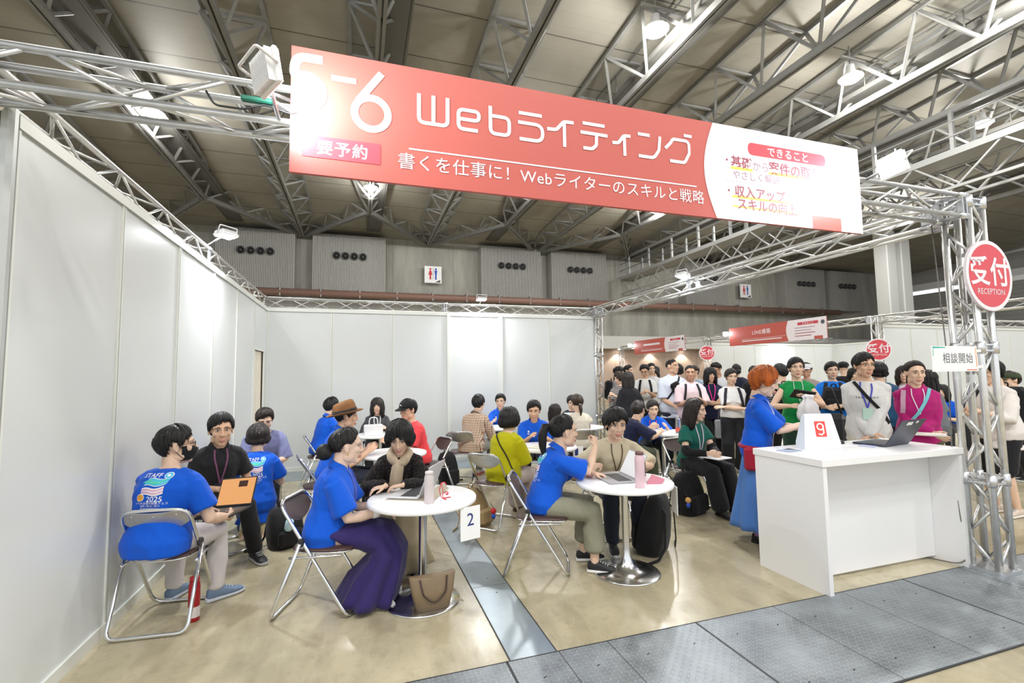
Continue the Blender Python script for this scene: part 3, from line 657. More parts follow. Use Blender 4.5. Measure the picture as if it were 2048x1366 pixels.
# ---- head (local: x forward, y left, z up; origin between the ears; height about .23)
def head_raw():
    b = MB(); b.ell((-.014, 0, .028), (.097, .076, .088), 24); b.ell((.022, 0, -.03), (.066, .06, .08), 20); b.ell((.03, 0, -.075), (.05, .044, .04), 16); b.ell((.062, 0, -.098), (.022, .024, .018), 12)
    b.path([(.082, 0, .03), (.092, 0, .008), (.099, 0, -.014), (.102, 0, -.026)], [.009, .008, .0105, .012], 10, dome=1)
    for s in (-1, 1):
        b.ell((.093, s*.0125, -.03), (.012, .0085, .008), 10); b.path([(.078, s*.012, .034), (.078, s*.035, .037), (.062, s*.054, .028)], [.011, .011, .009], 8, dome=1)
        b.ell((.058, s*.04, -.02), (.022, .022, .024), 12); b.ell((.006, s*.052, -.065), (.034, .014, .03), 10)
        b.ell((-.01, s*.078, .002), (.02, .009, .031), 12, M=rotm('Z', s*-22)); b.ell((-.006, s*.08, -.026), (.009, .006, .011), 8)
    b.path([(.086, -.02, -.064), (.094, 0, -.061), (.086, .02, -.064)], [.004, .0075, .004], 8, dome=1); b.path([(.084, -.017, -.073), (.0915, 0, -.0745), (.084, .017, -.073)], [.004, .008, .004], 8, dome=1)
    b.path([(-.03, 0, -.04), (-.035, 0, -.16)], .05, 14, dome=.3); return b
def hand_raw(curl, spread=1., thumb=0.):
    b = MB(); rg = []
    for x, w, h, y in ((-.02, .024, .018, 0), (.0, .027, .017, 0), (.03, .036, .0165, .002), (.06, .041, .015, .001), (.084, .0405, .0125, 0), (.095, .035, .009, 0)):
        rg.append([(x, y+w*math.copysign(abs(math.cos(a))**.75, math.cos(a)), h*math.sin(a)) for a in [2*PI*j/14 for j in range(14)]])
    b.rings(rg)
    for i, (y, l) in enumerate(((.030, .072), (.0105, .081), (-.0095, .075), (-.028, .058))):
        c = curl*(1+.12*i); a = 0; p = V3((.085, y, .0)); P = [p]; yaw = spread*(y*1.6)
        for f, k in ((.45, .75), (.32, 1.0), (.23, .6)):
            a += c*k; d = V3((math.cos(a)*math.cos(yaw), math.sin(yaw), -math.sin(a))); p = p+d*l*f; P.append(p)
        b.path(P, [.0092, .0088, .008, .0068], 8, dome=1)
    t = thumb; b.path([(.02, .024, -.004), (.045, .045, -.012-.01*t), (.068, .058-.012*t, -.02-.015*t), (.09, .062-.022*t, -.026-.022*t)], [.0135, .012, .0098, .0075], 8, dome=1); return b
HANDS = {'relax': (.35, 1, .3), 'flat': (.12, 1.3, .1), 'type': (.45, 1.2, .2), 'grip': (1.05, .5, 1.0), 'pinch': (.75, .4, 1.2), 'fist': (1.25, .4, 1.3)}
_keys = list(HANDS)
_R = remesh_all([(head_raw(), .0042, 2), (head_raw(), .0085, 1)]+[(hand_raw(*HANDS[k]), .0042, 2) for k in _keys]+[(hand_raw(*HANDS[k]), .0075, 1) for k in _keys])
HEAD = {'hi': _R[0], 'lo': _R[1]}; HAND = {('hi', k): _R[2+i] for i, k in enumerate(_keys)}; HAND.update({('lo', k): _R[2+len(_keys)+i] for i, k in enumerate(_keys)})
def skin_mat(i): return mat('skin_%d' % i, [srgb('e6c2a8'), srgb('dcb294'), srgb('ebcbb6'), srgb('c79a7e')][i], .5, spec=.35, var=(9, .06))
LIPS = mat('lips', srgb('c98d7e'), .45); EYEW = mat('eye_white', (.62, .6, .57), .3); IRIS = mat('dark_iris', (.012, .009, .008), .15); BROW = mat('dark_brow', (.02, .015, .012), .7)
def face_bits(b, res, hair=None):
    for s in (-1, 1):
        b.ell((.0785, s*.0325, .0095), (.008, .0145, .0062), 12, 2, M=rotm('Z', s*16)); b.ell((.0845, s*.0315, .0095), (.0035, .0056, .0056), 10, 3, M=rotm('Z', s*14))
        b.path([(.0865, s*.014, .0285), (.0855, s*.031, .034), (.0735, s*.05, .0275)], [.0032, .0042, .0025], 6, 4, sx=.8)
        b.path([(.0835, s*.0175, .0125), (.0855, s*.032, .0172), (.0745, s*.0475, .012)], .0016, 5, 4)
    return b

# ---- hair (head-local). ctrl: azimuth (0 front..180 back) -> (lowest elevation, drop below it)
HAIR = {
 'short': dict(asym=1.3, c=((0, 37, 0), (25, 35, 0), (45, 25, 0), (62, 10, 0), (76, -12, 0), (88, 6, 0), (104, 6, 0), (118, -22, 0), (150, -46, 0), (180, -50, 0)), vol=(.015, .011, .022), amp=.05),
 'crop': dict(c=((0, 34, 0), (30, 32, 0), (55, 22, 0), (74, -8, 0), (88, 6, 0), (104, 4, 0), (120, -22, 0), (180, -45, 0)), vol=(.006, .004, .007), amp=.02),
 'fluffy': dict(asym=1, c=((0, 25, 0), (25, 22, 0), (50, 12, 0), (70, -8, 0), (90, -4, 0), (110, -12, 0), (140, -45, 0), (180, -50, 0)), vol=(.025, .022, .03), amp=.11),
 'bob': dict(c=((0, 15, 0), (28, 13, .01), (42, 6, .06), (58, 0, .085), (90, 0, .1), (140, -5, .1), (180, -8, .1)), vol=(.018, .026, .024), amp=.025),
 'long': dict(c=((0, 38, 0), (30, 34, 0), (52, 22, .0), (66, 10, .1), (78, 2, .23), (95, 0, .26), (140, -5, .28), (180, -8, .28)), vol=(.012, .02, .02), amp=.035),
 'fringe_long': dict(c=((0, 14, 0), (28, 12, .02), (44, 4, .16), (60, 0, .2), (90, 0, .22), (140, -5, .22), (180, -8, .22)), vol=(.012, .018, .016), amp=.03),
 'tied': dict(c=((0, 40, 0), (30, 36, 0), (55, 22, 0), (72, -2, 0), (84, 2, 0), (104, -6, 0), (125, -32, 0), (180, -42, 0)), vol=(.011, .008, .014), amp=.018),
 'pixie': dict(asym=1.2, c=((0, 30, 0), (22, 22, 0), (48, 12, .0), (66, -8, .02), (80, -16, .012), (96, 4, 0), (112, -28, .0), (150, -46, .02), (180, -48, .03)), vol=(.022, .02, .032), amp=.055),
 'bobcut': dict(c=((0, 17, 0), (28, 14, .0), (44, 2, .05), (60, -4, .065), (90, -5, .07), (140, -22, .055), (180, -26, .05)), vol=(.018, .022, .026), amp=.02),
}
def arm_cover(col, a=.75, b_=1.95):
    """black tube covers on both arms, from a to b_ along shoulder-elbow-wrist"""
    def fn(F, o, M):
        for sg in (1, -1):
            S, E, Wr = F.SH[sg], F.E[sg], F.W[sg]; q = lambda k: S+(E-S)*k if k < 1 else E+(Wr-E)*(k-1); b = MB(); ks = [a+(b_-a)*i/12 for i in range(13)]; b.path([q(k) for k in ks], [.052*F.s-.016*F.s*i/12+.004 for i in range(13)], 14); b.build('arm_cover', fabric(col), o)
    return fn
def hair_mb(style, res, seed=0, tail=None):
    H = HAIR[style]; n, m, dm = (84, 22, 9) if res == 'hi' else (40, 11, 5); c = V3((-.012, 0, .024)); v = H['vol']; R_ = V3((.097+v[0], .077+v[1], .09+v[2])); a = np.array([q[0] for q in H['c']], float); e_, d_ = np.array([q[1] for q in H['c']], float), np.array([q[2] for q in H['c']], float)
    outer, inner = [], []; so = V3((seed*3.1, seed*1.7, 0))
    for j in range(n):
        az = 2*PI*j/n; aa = abs((az+PI) % (2*PI)-PI); dg = math.degrees(aa); tip = noise.noise(Vector((j*.9, seed*5.3, 0)))
        el = np.interp(dg, a, e_)+7*H.get('asym', 0)*math.sin(az)*max(0, math.cos(az))+tip*(3 if style not in ('bob', 'bobcut', 'tied', 'crop') else 1); dp = np.interp(dg, a, d_)*(1+.08*tip); col, ci = [], []
        has = dp > .004
        for i in range(1, m+1):
            e = rad(90-(90-el)*i/m); dr = V3((math.cos(e)*math.cos(az), math.cos(e)*math.sin(az), math.sin(e)))
            nz = noise.noise(Vector((math.cos(az)*7+so[0], math.sin(az)*7+so[1], e*1.3)))+.5*noise.noise(Vector((math.cos(az)*19+so[0], math.sin(az)*19, e*2)))
            k = (1+H['amp']*nz)*(1-.10*max(0, math.cos(az))*min(1, max(0, (58-math.degrees(e))/40)))
            if not has and i > m-3: k *= (.985, .96, .925)[i-m+2]
            under = max(0., -math.sin(e)); q = R_*dr*k; q[0] += .028*under*(1 if dg > 90 else 0)
            col.append(c+q); ci.append(c+q*(1-.13) if i < m or has else c+q*.93)
        if has:
            p0 = col[-1]; o = unit(V3((math.cos(az), math.sin(az), 0)))
            for i in range(1, dm+1):
                f = i/dm; sw = .012*math.sin(f*PI)-.014*f*f
                nz = noise.noise(Vector((math.cos(az)*11+so[0], math.sin(az)*11, f*1.5)))
                p = p0+o*(sw+.006*nz)+V3((0, 0, -dp*f)); col.append(p); ci.append(p-o*(.018-.014*f))
        else:
            for i in range(dm): col.append(col[-1]); ci.append(ci[-1])
        outer.append(col); inner.append(ci)
    mb = MB(); K = m+dm; vs = [p for col in outer for p in col]+[p for col in inner for p in col]+[c+V3((0, 0, R_[2]))]; T = len(vs)-1; N = n*K; fs = []
    for j in range(n):
        j2 = (j+1) % n
        for i in range(K-1): fs.append((j*K+i, j*K+i+1, j2*K+i+1, j2*K+i)); fs.append((N+j*K+i, N+j2*K+i, N+j2*K+i+1, N+j*K+i+1))
        fs.append((j*K+K-1, N+j*K+K-1, N+j2*K+K-1, j2*K+K-1)); fs.append((T, j*K, j2*K))
    mb.add(vs, fs, 0, True)
    rng = random.Random(seed*17+3); NL = 300 if res == 'hi' else 80
    if style not in ('crop',):
        for q in range(NL):
            az = rng.uniform(0, 2*PI); dg = math.degrees(abs((az+PI) % (2*PI)-PI)); el = np.interp(dg, a, e_)+9*H.get('asym', 0)*math.sin(az)*max(0, math.cos(az))+rng.uniform(-9, 5)*(1 if style not in ('tied', 'bob', 'bobcut') else .35); dp = np.interp(dg, a, d_)*rng.uniform(.85, 1.06)
            e0 = min(86, el+rng.uniform(25, 75)); P = []; dz = rng.uniform(-.12, .12); lift = rng.uniform(.99, 1.035)+(.03 if style == 'fluffy' else 0)*rng.random(); M_ = 5
            for i in range(M_+1):
                f = i/M_; e = rad(e0+(el-e0)*f); A = az+dz*f; under = max(0., -math.sin(e)); dr = V3((math.cos(e)*math.cos(A), math.cos(e)*math.sin(A), math.sin(e))); k = lift*(1-.06*(f > .9 and dp < .004))*(1-.10*max(0, math.cos(A))*min(1, max(0, (58-math.degrees(e))/40))); p = R_*dr*k; p[0] += .028*under*(1 if dg > 90 else 0); P.append(c+p)
            if dp > .004:
                o = unit(V3((math.cos(az), math.sin(az), 0))); p0 = P[-1]
                for f in (.35, .7, 1.0): P.append(p0+o*(.014*math.sin(f*PI)-.012*f*f+rng.uniform(-.003, .004))+V3((0, 0, -dp*f)))
            w0 = rng.uniform(.006, .011)*(1 if res == 'hi' else 1.5)*(.7 if style in ('tied', 'bob', 'bobcut') else 1); K_ = len(P)
            mb.path(P, [w0*(.5+.9*math.sin(PI*min(1, .25+.75*i/(K_-1))))*(.25 if i == K_-1 else 1) for i in range(K_)], 5, sx=.55, up=tuple(unit(P[len(P)//2]-c)))
    if style in ('short', 'fluffy', 'pixie', 'crop') and res == 'hi':
        for q in range(70):
            az = rng.uniform(-1.15, 1.15); el = np.interp(abs(math.degrees(az)), a, e_)+9*H.get('asym', 0)*math.sin(az)*max(0, math.cos(az)); e1 = el+rng.uniform(-17, 1)*(1 if style != 'crop' else .3); e0 = el+rng.uniform(22, 48); P = []; sw = rng.uniform(.05, .42); lf = rng.uniform(.97, 1.03)
            for i in range(6):
                f = i/5; e = rad(e0+(e1-e0)*f); A = az+sw*f*f; k = lf*(1-.115*max(0, math.cos(A))*min(1, max(0, (58-math.degrees(e))/40)))*(1-.035*(f > .9)); P.append(c+R_*V3((math.cos(e)*math.cos(A), math.cos(e)*math.sin(A), math.sin(e)))*k)
            w0 = rng.uniform(.004, .0075); mb.path(P, [w0*x for x in (.6, 1, 1.1, 1, .7, .12)], 5, sx=.55, up=(1, 0, .3))
    if tail == 'pony': mb.path([(-.105, 0, .05), (-.15, 0, .045), (-.172, .005, -.02), (-.17, .008, -.1), (-.16, .01, -.19)], [.018, .03, .034, .028, .008], 12, dome=.6)
    if tail == 'lowpony': mb.path([(-.095, 0, -.02), (-.125, 0, -.04), (-.135, 0, -.1), (-.125, 0, -.18)], [.022, .026, .026, .008], 12, dome=.6)
    if tail == 'bun': mb.ell((-.14, .0, -.035), (.055, .06, .056), 18); mb.path([(-.09, 0, -.01), (-.12, 0, -.03)], [.03, .035], 10)
    return mb
def hair_mat(c): return mat('hair_'+c, {'black': (.012, .011, .011), 'dark': (.026, .018, .014), 'brown': (.05, .03, .02), 'orange': srgb('c0601c'), 'soft': (.035, .028, .025)}[c], .5, spec=.35, var=(26, .5, (1, 1, .15)), bump=(60, .35, (1, 1, .12)))

def fabric(c, kind='plain'):
    k = 'fabric_%s_%s' % (c, kind)
    if k in MATS: return MATS[k]
    if kind == 'plain': return mat(k, srgb(c), .78, spec=.25, sheen=.12, bump=(11, .9, (1, 1, .55)))
    m = mat(k, srgb(c), .8, spec=.2); nt = m.node_tree; b = nt.nodes['Principled BSDF']; v, xyz = m_xyz(nt)
    if kind == 'plaid':
        a = m_math(nt, 'MAXIMUM', m_line(nt, xyz[1], .034, .0032), m_line(nt, xyz[2], .034, .0032)); d = m_math(nt, 'MAXIMUM', m_line(nt, m_math(nt, 'ADD', xyz[1], .017), .034, .0025), m_line(nt, m_math(nt, 'ADD', xyz[2], .017), .034, .0025))
        cc = m_mix(nt, m_math(nt, 'MULTIPLY', a, .85), srgb(c), srgb('6d3b33')); cc = m_mix(nt, m_math(nt, 'MULTIPLY', d, .8), cc, srgb('a8693f'))
    elif kind == 'stripe': cc = m_mix(nt, m_line(nt, xyz[2], .03, .008), srgb(c), srgb('26262b'))
    elif kind == 'lace': cc = m_mix(nt, m_map(nt, m_noise(nt, v, 75, 3), .52, .6), srgb(c), srgb('3d322e'))
    elif kind == 'floral': cc = m_mix(nt, m_map(nt, m_noise(nt, v, 30, 2), .58, .64), srgb(c), srgb('d8d4e8'))
    nt.links.new(cc, b.inputs['Base Color']); return m

def ik(a, c, l1, l2, pole):
    a, c = V3(a), V3(c); d = c-a; L = np.linalg.norm(d)
    if L > (l1+l2)*.998: c = a+d/L*(l1+l2)*.998; d = c-a; L = np.linalg.norm(d)
    L = max(L, abs(l1-l2)+.02); t = d/np.linalg.norm(d); x = (L*L+l1*l1-l2*l2)/(2*L); y = math.sqrt(max(0, l1*l1-x*x)); p = V3(pole); p = unit(p-t*(p@t)); return a+t*x+p*y, c

class Fig: pass
FIGS = []
def person(label, pos, head, pose='stand', H=1.66, girth=1., fem=0, seat=.44, lean=4, side=0, twist=0, look=(0, 0), lh=None, rh=None, lpole=None, rpole=None, lhand='relax', rhand='relax', lpalm=None, rpalm=None, lf=None, rf=None,
           top=('0a52d6',), sleeve=.62, collar=0, hem=None, loose=0., bottom=('2a2a30', 'straight'), hair=('short', 'black', None), skin=0, shoe=('1b1b1d', 'd8d8d8'), res='hi', extras=(), z0=0., footyaw=0, group=None, crouch=0, name='person', hsc=1.):
    ca, sa = math.cos(rad(head)), math.sin(rad(head))
    def lc(w):
        if w is None or w[0] != 'w': return w
        dx, dy = w[1]-pos[0], w[2]-pos[1]; return (dx*ca+dy*sa, -dx*sa+dy*ca)+tuple(w[3:])
    lh, rh, lf, rf = lc(lh), lc(rh), lc(lf), lc(rf)
    F = Fig(); F.__dict__.update(locals()); s = H/1.70; g = girth; F.s = s
    seat -= .02; hz = {'sit': seat+.092*s, 'stand': .885*s-crouch, 'kneel': .30*s}[pose]; hip = V3((0, 0, hz+z0)); F.hip = hip
    def dirv(a): return V3((math.sin(rad(a)), math.sin(rad(side))*.9, math.cos(rad(a))))
    pts = [hip-V3((0, 0, .08*s))*1., hip]
    sl = .92 if pose == 'sit' else 1
    for L, k in ((.2*sl, .7), (.2*sl, 1.05), (.13*sl, 1.25)): pts.append(pts[-1]+unit(dirv(lean*k))*L*s)
    ts = np.array([-.15, 0, .377, .754, 1.0]); PT = np.array(pts)
    def TP(t):
        if t < -.15: return PT[0]+V3((0, 0, .53*s*(t+.15)))
        return np.array([np.interp(t, ts, PT[:, i]) for i in range(3)]) if t <= 1 else PT[-1]+unit(PT[-1]-PT[-2])*(t-1)*.53*s
    def TFr(t):
        up = unit(TP(t+.12)-TP(t-.12)); a = rad(twist)*min(1, max(0, (t-.1)/.65)); la = V3((-math.sin(a), math.cos(a), 0)); la = unit(la-up*(la@up)); return TP(t), np.cross(la, up), la, up
    F.TFr = TFr
    p, f, la, up = TFr(.815); shw = (.168-.016*fem)*s*(.6+.4*g); SH = {1: p+la*shw+up*.005*s, -1: p-la*shw+up*.005*s}; F.SH = SH
    nb = TP(1.0); hd = unit(dirv(lean*.9)+V3((.10, 0, .55))); look_y, look_p = look
    HC = nb+hd*.165*s+V3((.018, 0, 0)); Rm = rotm('Z', look_y)@rotm('Y', look_p); F.HC, F.HR = HC, Rm; F.hs = hsc*(1.09 if pose != 'stand' else 1.04)*(.62*s+.38)
    UA, FA, TH, SK = .285*s, .245*s, .415*s, .41*s
    W_, E_, D_ = {}, {}, {}
    for sg, tgt, pole in ((1, lh, lpole), (-1, rh, rpole)):
        if tgt is None: tgt = SH[sg]+V3((.04, sg*.05, -.50*s)) if pose == 'stand' else V3((.30, sg*.1, seat+.24))
        pl = pole if pole is not None else (-.55, sg*.45, -.75); E_[sg], W_[sg] = ik(SH[sg], tgt, UA, FA, pl)
    F.W, F.E = W_, E_
    A_, K_ = {}, {}
    for sg, ft in ((1, lf), (-1, rf)):
        hj = hip+V3((0, sg*.085*s, 0))
        if pose == 'kneel':
            K_[sg] = hip+V3((.36*s, sg*.12, -.225*s)); A_[sg] = hip+V3((-.06*s, sg*.09, -.215*s)); continue
        if ft is None: ft = (.0, sg*.095) if pose == 'stand' else (.40, sg*.11)
        an = V3((ft[0], ft[1], (ft[2] if len(ft) > 2 else 0)+.085*s+z0)); K_[sg], A_[sg] = ik(hj, an, TH, SK, (1, sg*.12, .25 if pose == 'stand' else .9))
    F.K, F.A = K_, A_
    # --- body
    def ring(t, w, d, off=0, n=20, ex=2.4):
        p, f, la, up = TFr(t); out = []
        for j in range(n):
            a = 2*PI*j/n; ca, sa = math.cos(a), math.sin(a); out.append(p+la*w*math.copysign(abs(ca)**(2/ex), ca)+f*(off+d*math.copysign(abs(sa)**(2/ex), sa)))
        return out
    SEC = [(-.15, .09, .08, 0), (-.08, .15, .11, -.008), (.05, .168, .118, -.012), (.22, .15, .108, 0), (.40, .140-.012*fem, .104, .004), (.58, .156-.01*fem, .112+.006*fem, .008+.006*fem), (.74, .166-.012*fem, .112, .004), (.87, .148-.014*fem, .088, -.004), (.95, .088, .066, -.006), (1.03, .056, .056, 0)]
    def torso(mb, inf=0, t0=-.2, t1=1.1, belly=0):
        R_ = [ring(t, (w+inf)*s*g if w > .06 else w*s+inf, (d+inf)*s*g if w > .06 else d*s+inf, o*s) for t, w, d, o in SEC if t0 <= t <= t1]
        mb.rings(R_)
    fw = V3((1, 0, 0)); b = MB(); torso(b, 0)
    lg = s*(.5+.5*g)
    b.path([nb-hd*.03, nb+hd*.04*s, HC+Rm@V3((-.03, 0, -.05))], [.056*lg, .05*lg, .049*s], 14, dome=.4)
    for sg in (-1, 1):
        b.path([nb+hd*.01-up*.02, (nb+SH[sg])/2+up*.012*s, SH[sg]], [.036*lg, .038*lg, .046*lg], 12, dome=.6)
        b.path([SH[sg], SH[sg]*.5+E_[sg]*.5, E_[sg], E_[sg]*.65+W_[sg]*.35, W_[sg]], [.046*lg, .046*lg, .04*lg, .041*lg, .0265*s], 12, dome=.6)
        hj = hip+V3((0, sg*.085*s, 0)); b.path([hj, hj*.5+K_[sg]*.5, K_[sg], K_[sg]*.68+A_[sg]*.32, A_[sg]], [.088*lg, .078*lg, .057*lg, .054*lg, .036*s], 14, dome=.8)
        fd = rotm('Z', footyaw if not isinstance(footyaw, dict) else footyaw[sg])@V3((1, sg*.14, 0)); fd = unit(fd) if pose != 'kneel' else V3((-1, 0, -.25))
        b.path([A_[sg]-fd*.035*s-V3((0, 0, .03*s)), A_[sg]+fd*.06*s-V3((0, 0, .045*s)), A_[sg]+fd*.15*s-V3((0, 0, .06*s))], [.026*s, .025*s, .017*s], 10, dome=.6)
    F.jobs = {'body': (b, .0105 if res == 'hi' else .017, 3)}
    # --- clothes as their own closed shells
    kind = top[1] if len(top) > 1 else 'plain'
    t_h = hem if hem is not None else (-.07 if pose != 'stand' else -.16)
    loose = loose*.5; c = MB(); inf = .012+loose
    R_ = []
    for t, w, d, o in SEC:
        if t < t_h+.03 or t > .96: continue
        k = inf+(.006 if t < .3 else 0)+loose*.6*(1-t); R_.append(ring(t, (w*g+k)*s, (d*g+k)*s, o*s))
    p0 = [q for q in SEC if q[0] >= .05][0]; k = inf+.013+loose*.8; R_.insert(0, ring(t_h, (.15*g+k)*s, (.104*g+k)*s, -.008*s)); R_.append(ring(1.0, (.062+(.012 if not collar else .004))*s, (.06+.01)*s, 0)); c.rings(R_)
    for sg in (-1, 1):
        c.path([nb-up*.035*s+(SH[sg]-nb)*.25, (nb+SH[sg])/2+up*.006*s, SH[sg]], [.043*lg+.006, .046*lg+.007, .053*lg+.007], 12, dome=.6)
        if sleeve > 0:
            lo = loose*.8; A, B_, C_ = SH[sg], E_[sg], W_[sg]
            if sleeve <= 1: c.path([A, A+(B_-A)*sleeve*.5, A+(B_-A)*sleeve], [.056*lg+.006+lo*.4, .056*lg+.012+lo*.8, .054*lg+.02+lo*1.3], 14)
            else:
                q = sleeve-1; sv = c if res != 'hi' else MB(); F.jobs.update({'sleeve%d' % sg: (sv, .0098, 4)} if res == 'hi' else {}); sv.path([A-la*sg*.02, A*.5+B_*.5, B_, B_+(C_-B_)*q*.6, B_+(C_-B_)*q], [.055*lg+.006+lo*.4, .051*lg+.011+lo, .046*lg+.012+lo, .043*lg+.011+lo, .032*s+.009+lo*.6], 14, dome=.5 if res == 'hi' else 0)
    F.jobs['top'] = (c, .0098 if res == 'hi' else .016, 4); F.topmat = fabric(top[0], kind)
    bk = bottom[1]; F.botmat = fabric(bottom[0], bottom[2] if len(bottom) > 2 else 'plain')
    if bk in ('straight', 'slim', 'wide', 'cropped', 'shorts', 'baggy'):
        c = MB(); rr = {'straight': (.012, .016, .022), 'slim': (.008, .01, .012), 'wide': (.018, .034, .056), 'cropped': (.014, .03, .045), 'shorts': (.016, .03, .03), 'baggy': (.022, .03, .036)}[bk]; end = {'cropped': .72, 'shorts': .05}.get(bk, .97)
        c.rings([ring(t, (w*g+.013)*s, (d*g+.013)*s, o*s) for t, w, d, o in SEC if t < .3])
        for sg in (-1, 1):
            hj = hip+V3((0, sg*.085*s, 0)); Kn, An = K_[sg], A_[sg]; mid = Kn+(An-Kn)*.45*end; e_ = Kn+(An-Kn)*end
            c.path([hj, hj*.5+Kn*.5, Kn, mid, e_], [.09*lg+rr[0], .08*lg+rr[0], .06*lg+rr[1], .054*lg+rr[1]*.5+rr[2]*.4, .038*lg+rr[2]], 14, dome=.5)
        F.jobs['bottom'] = (c, .0105 if res == 'hi' else .017, 4)
    elif bk == 'skirt':      # long skirt hanging straight (standing)
        hemz = bottom[3] if len(bottom) > 3 else .14; w1 = bottom[4] if len(bottom) > 4 else .26; c = MB(); R_ = []; n = 56
        for i in range(15):
            q = i/14; z = (hip[2]+.1*s)*(1-q)+hemz*q; o = []
            for j in range(n):
                a = 2*PI*j/n; rip = 1+.10*q*math.sin(a*9+1.3)+.05*q*math.sin(a*4); W0 = (.15*g+.004)*s; W1 = w1; rx = (W0*.76)*(1-q)+W1*.9*q; ry = W0*(1-q)+W1*q
                if i == 1: rx, ry = rx*1.1, ry*1.1
                o.append((hip[0]+math.cos(a)*rx*rip+.02*q, hip[1]+math.sin(a)*ry*rip, z))
            R_.append(o)
        c.rings(R_); F.bottom_mb = c
    elif bk == 'seatskirt':  # long skirt over the thighs of a seated person, falling from the knees
        hemz = bottom[3] if len(bottom) > 3 else .06; c = MB(); n = 52; Kc = (K_[1]+K_[-1])/2; Ac = (A_[1]+A_[-1])/2; R_ = []
        key = [(hip+V3((-.015, 0, .10*s)), (0, 0, 1), .15*g*s, .10*g*s), (hip+V3((-.01, 0, .04)), (.25, 0, 1), .184*g*s, .136*g*s), (hip+V3((.10, 0, .005)), (.8, 0, .6), .21*g*s, .125*s), (hip*.4+Kc*.6+V3((0, 0, .005)), (1, 0, .1), .21*s, .11*s), (Kc+V3((-.005, 0, -.01)), (.75, 0, -.65), .22*s, .135*s), (Kc+V3((.03, 0, -.12*s)), (.2, 0, -1), .235*s, .16*s),
               (V3((Kc[0]*.6+Ac[0]*.4, 0, Kc[2]*.4+hemz*.6)), (-.05, 0, -1), .25*s, .20*s), (V3((Ac[0]*.85+.02, 0, hemz)), (-.1, 0, -1), .29*s, .22*s)]
        m_ = 4
        for i in range(len(key)-1):
            for j in range(m_ if i < len(key)-2 else m_+1):
                q = j/m_; P0, P1 = key[i], key[i+1]; pc = P0[0]*(1-q)+P1[0]*q; t = unit(V3(P0[1])*(1-q)+V3(P1[1])*q); W0 = P0[2]*(1-q)+P1[2]*q; D0 = P0[3]*(1-q)+P1[3]*q; u = V3((0, 1, 0)); f_ = np.cross(u, t); dep = max(0, (i+q-3)/4); o = []
                for k in range(n):
                    a = 2*PI*k/n; rip = 1+dep*(.085*math.sin(a*8+.7+i*.12)+.05*math.sin(a*13+1)+.04*math.sin(a*5-.5)); o.append(pc+u*W0*math.cos(a)*rip*.96+f_*D0*math.sin(a)*rip)
                R_.append(o)
        c.rings(R_); F.bottom_mb = c
    FIGS.append(F); return F

def shoe_mb(s, kind='sneaker'):
    """x forward from the ankle, z=0 at the floor"""
    b = MB(); n = 18
    def sec(x, w, z0, z1, dy=0): return [(x, dy+w*math.copysign(abs(math.cos(a))**.8, math.cos(a)), z0+(z1-z0)*.5*(1+math.copysign(abs(math.sin(a))**.7, math.sin(a)))) for a in [2*PI*(j+.5)/n for j in range(n)]]
    b.rings([sec(x*s, w*s, .02*s, z*s) for x, w, z in ((-.062, .018, .06), (-.055, .03, .088), (-.02, .034, .098), (.03, .036, .094), (.07, .040, .078), (.12, .044, .058), (.16, .040, .048), (.188, .026, .038), (.196, .01, .03))], 0)
    b.rings([sec(x*s, w*s, 0, z*s) for x, w, z in ((-.07, .016, .022), (-.062, .031, .034), (-.02, .036, .03), (.05, .039, .026), (.12, .047, .026), (.165, .043, .027), (.192, .029, .03), (.204, .01, .03))], 1)
    if kind == 'sneaker':
        for x, z in ((.045, .092), (.065, .083), (.085, .074), (.105, .066)): b.path([(x*s, -.022*s, z*s), (x*s+.004, 0, (z+.004)*s), (x*s, .022*s, z*s)], .0035*s, 5, 2)
    return b

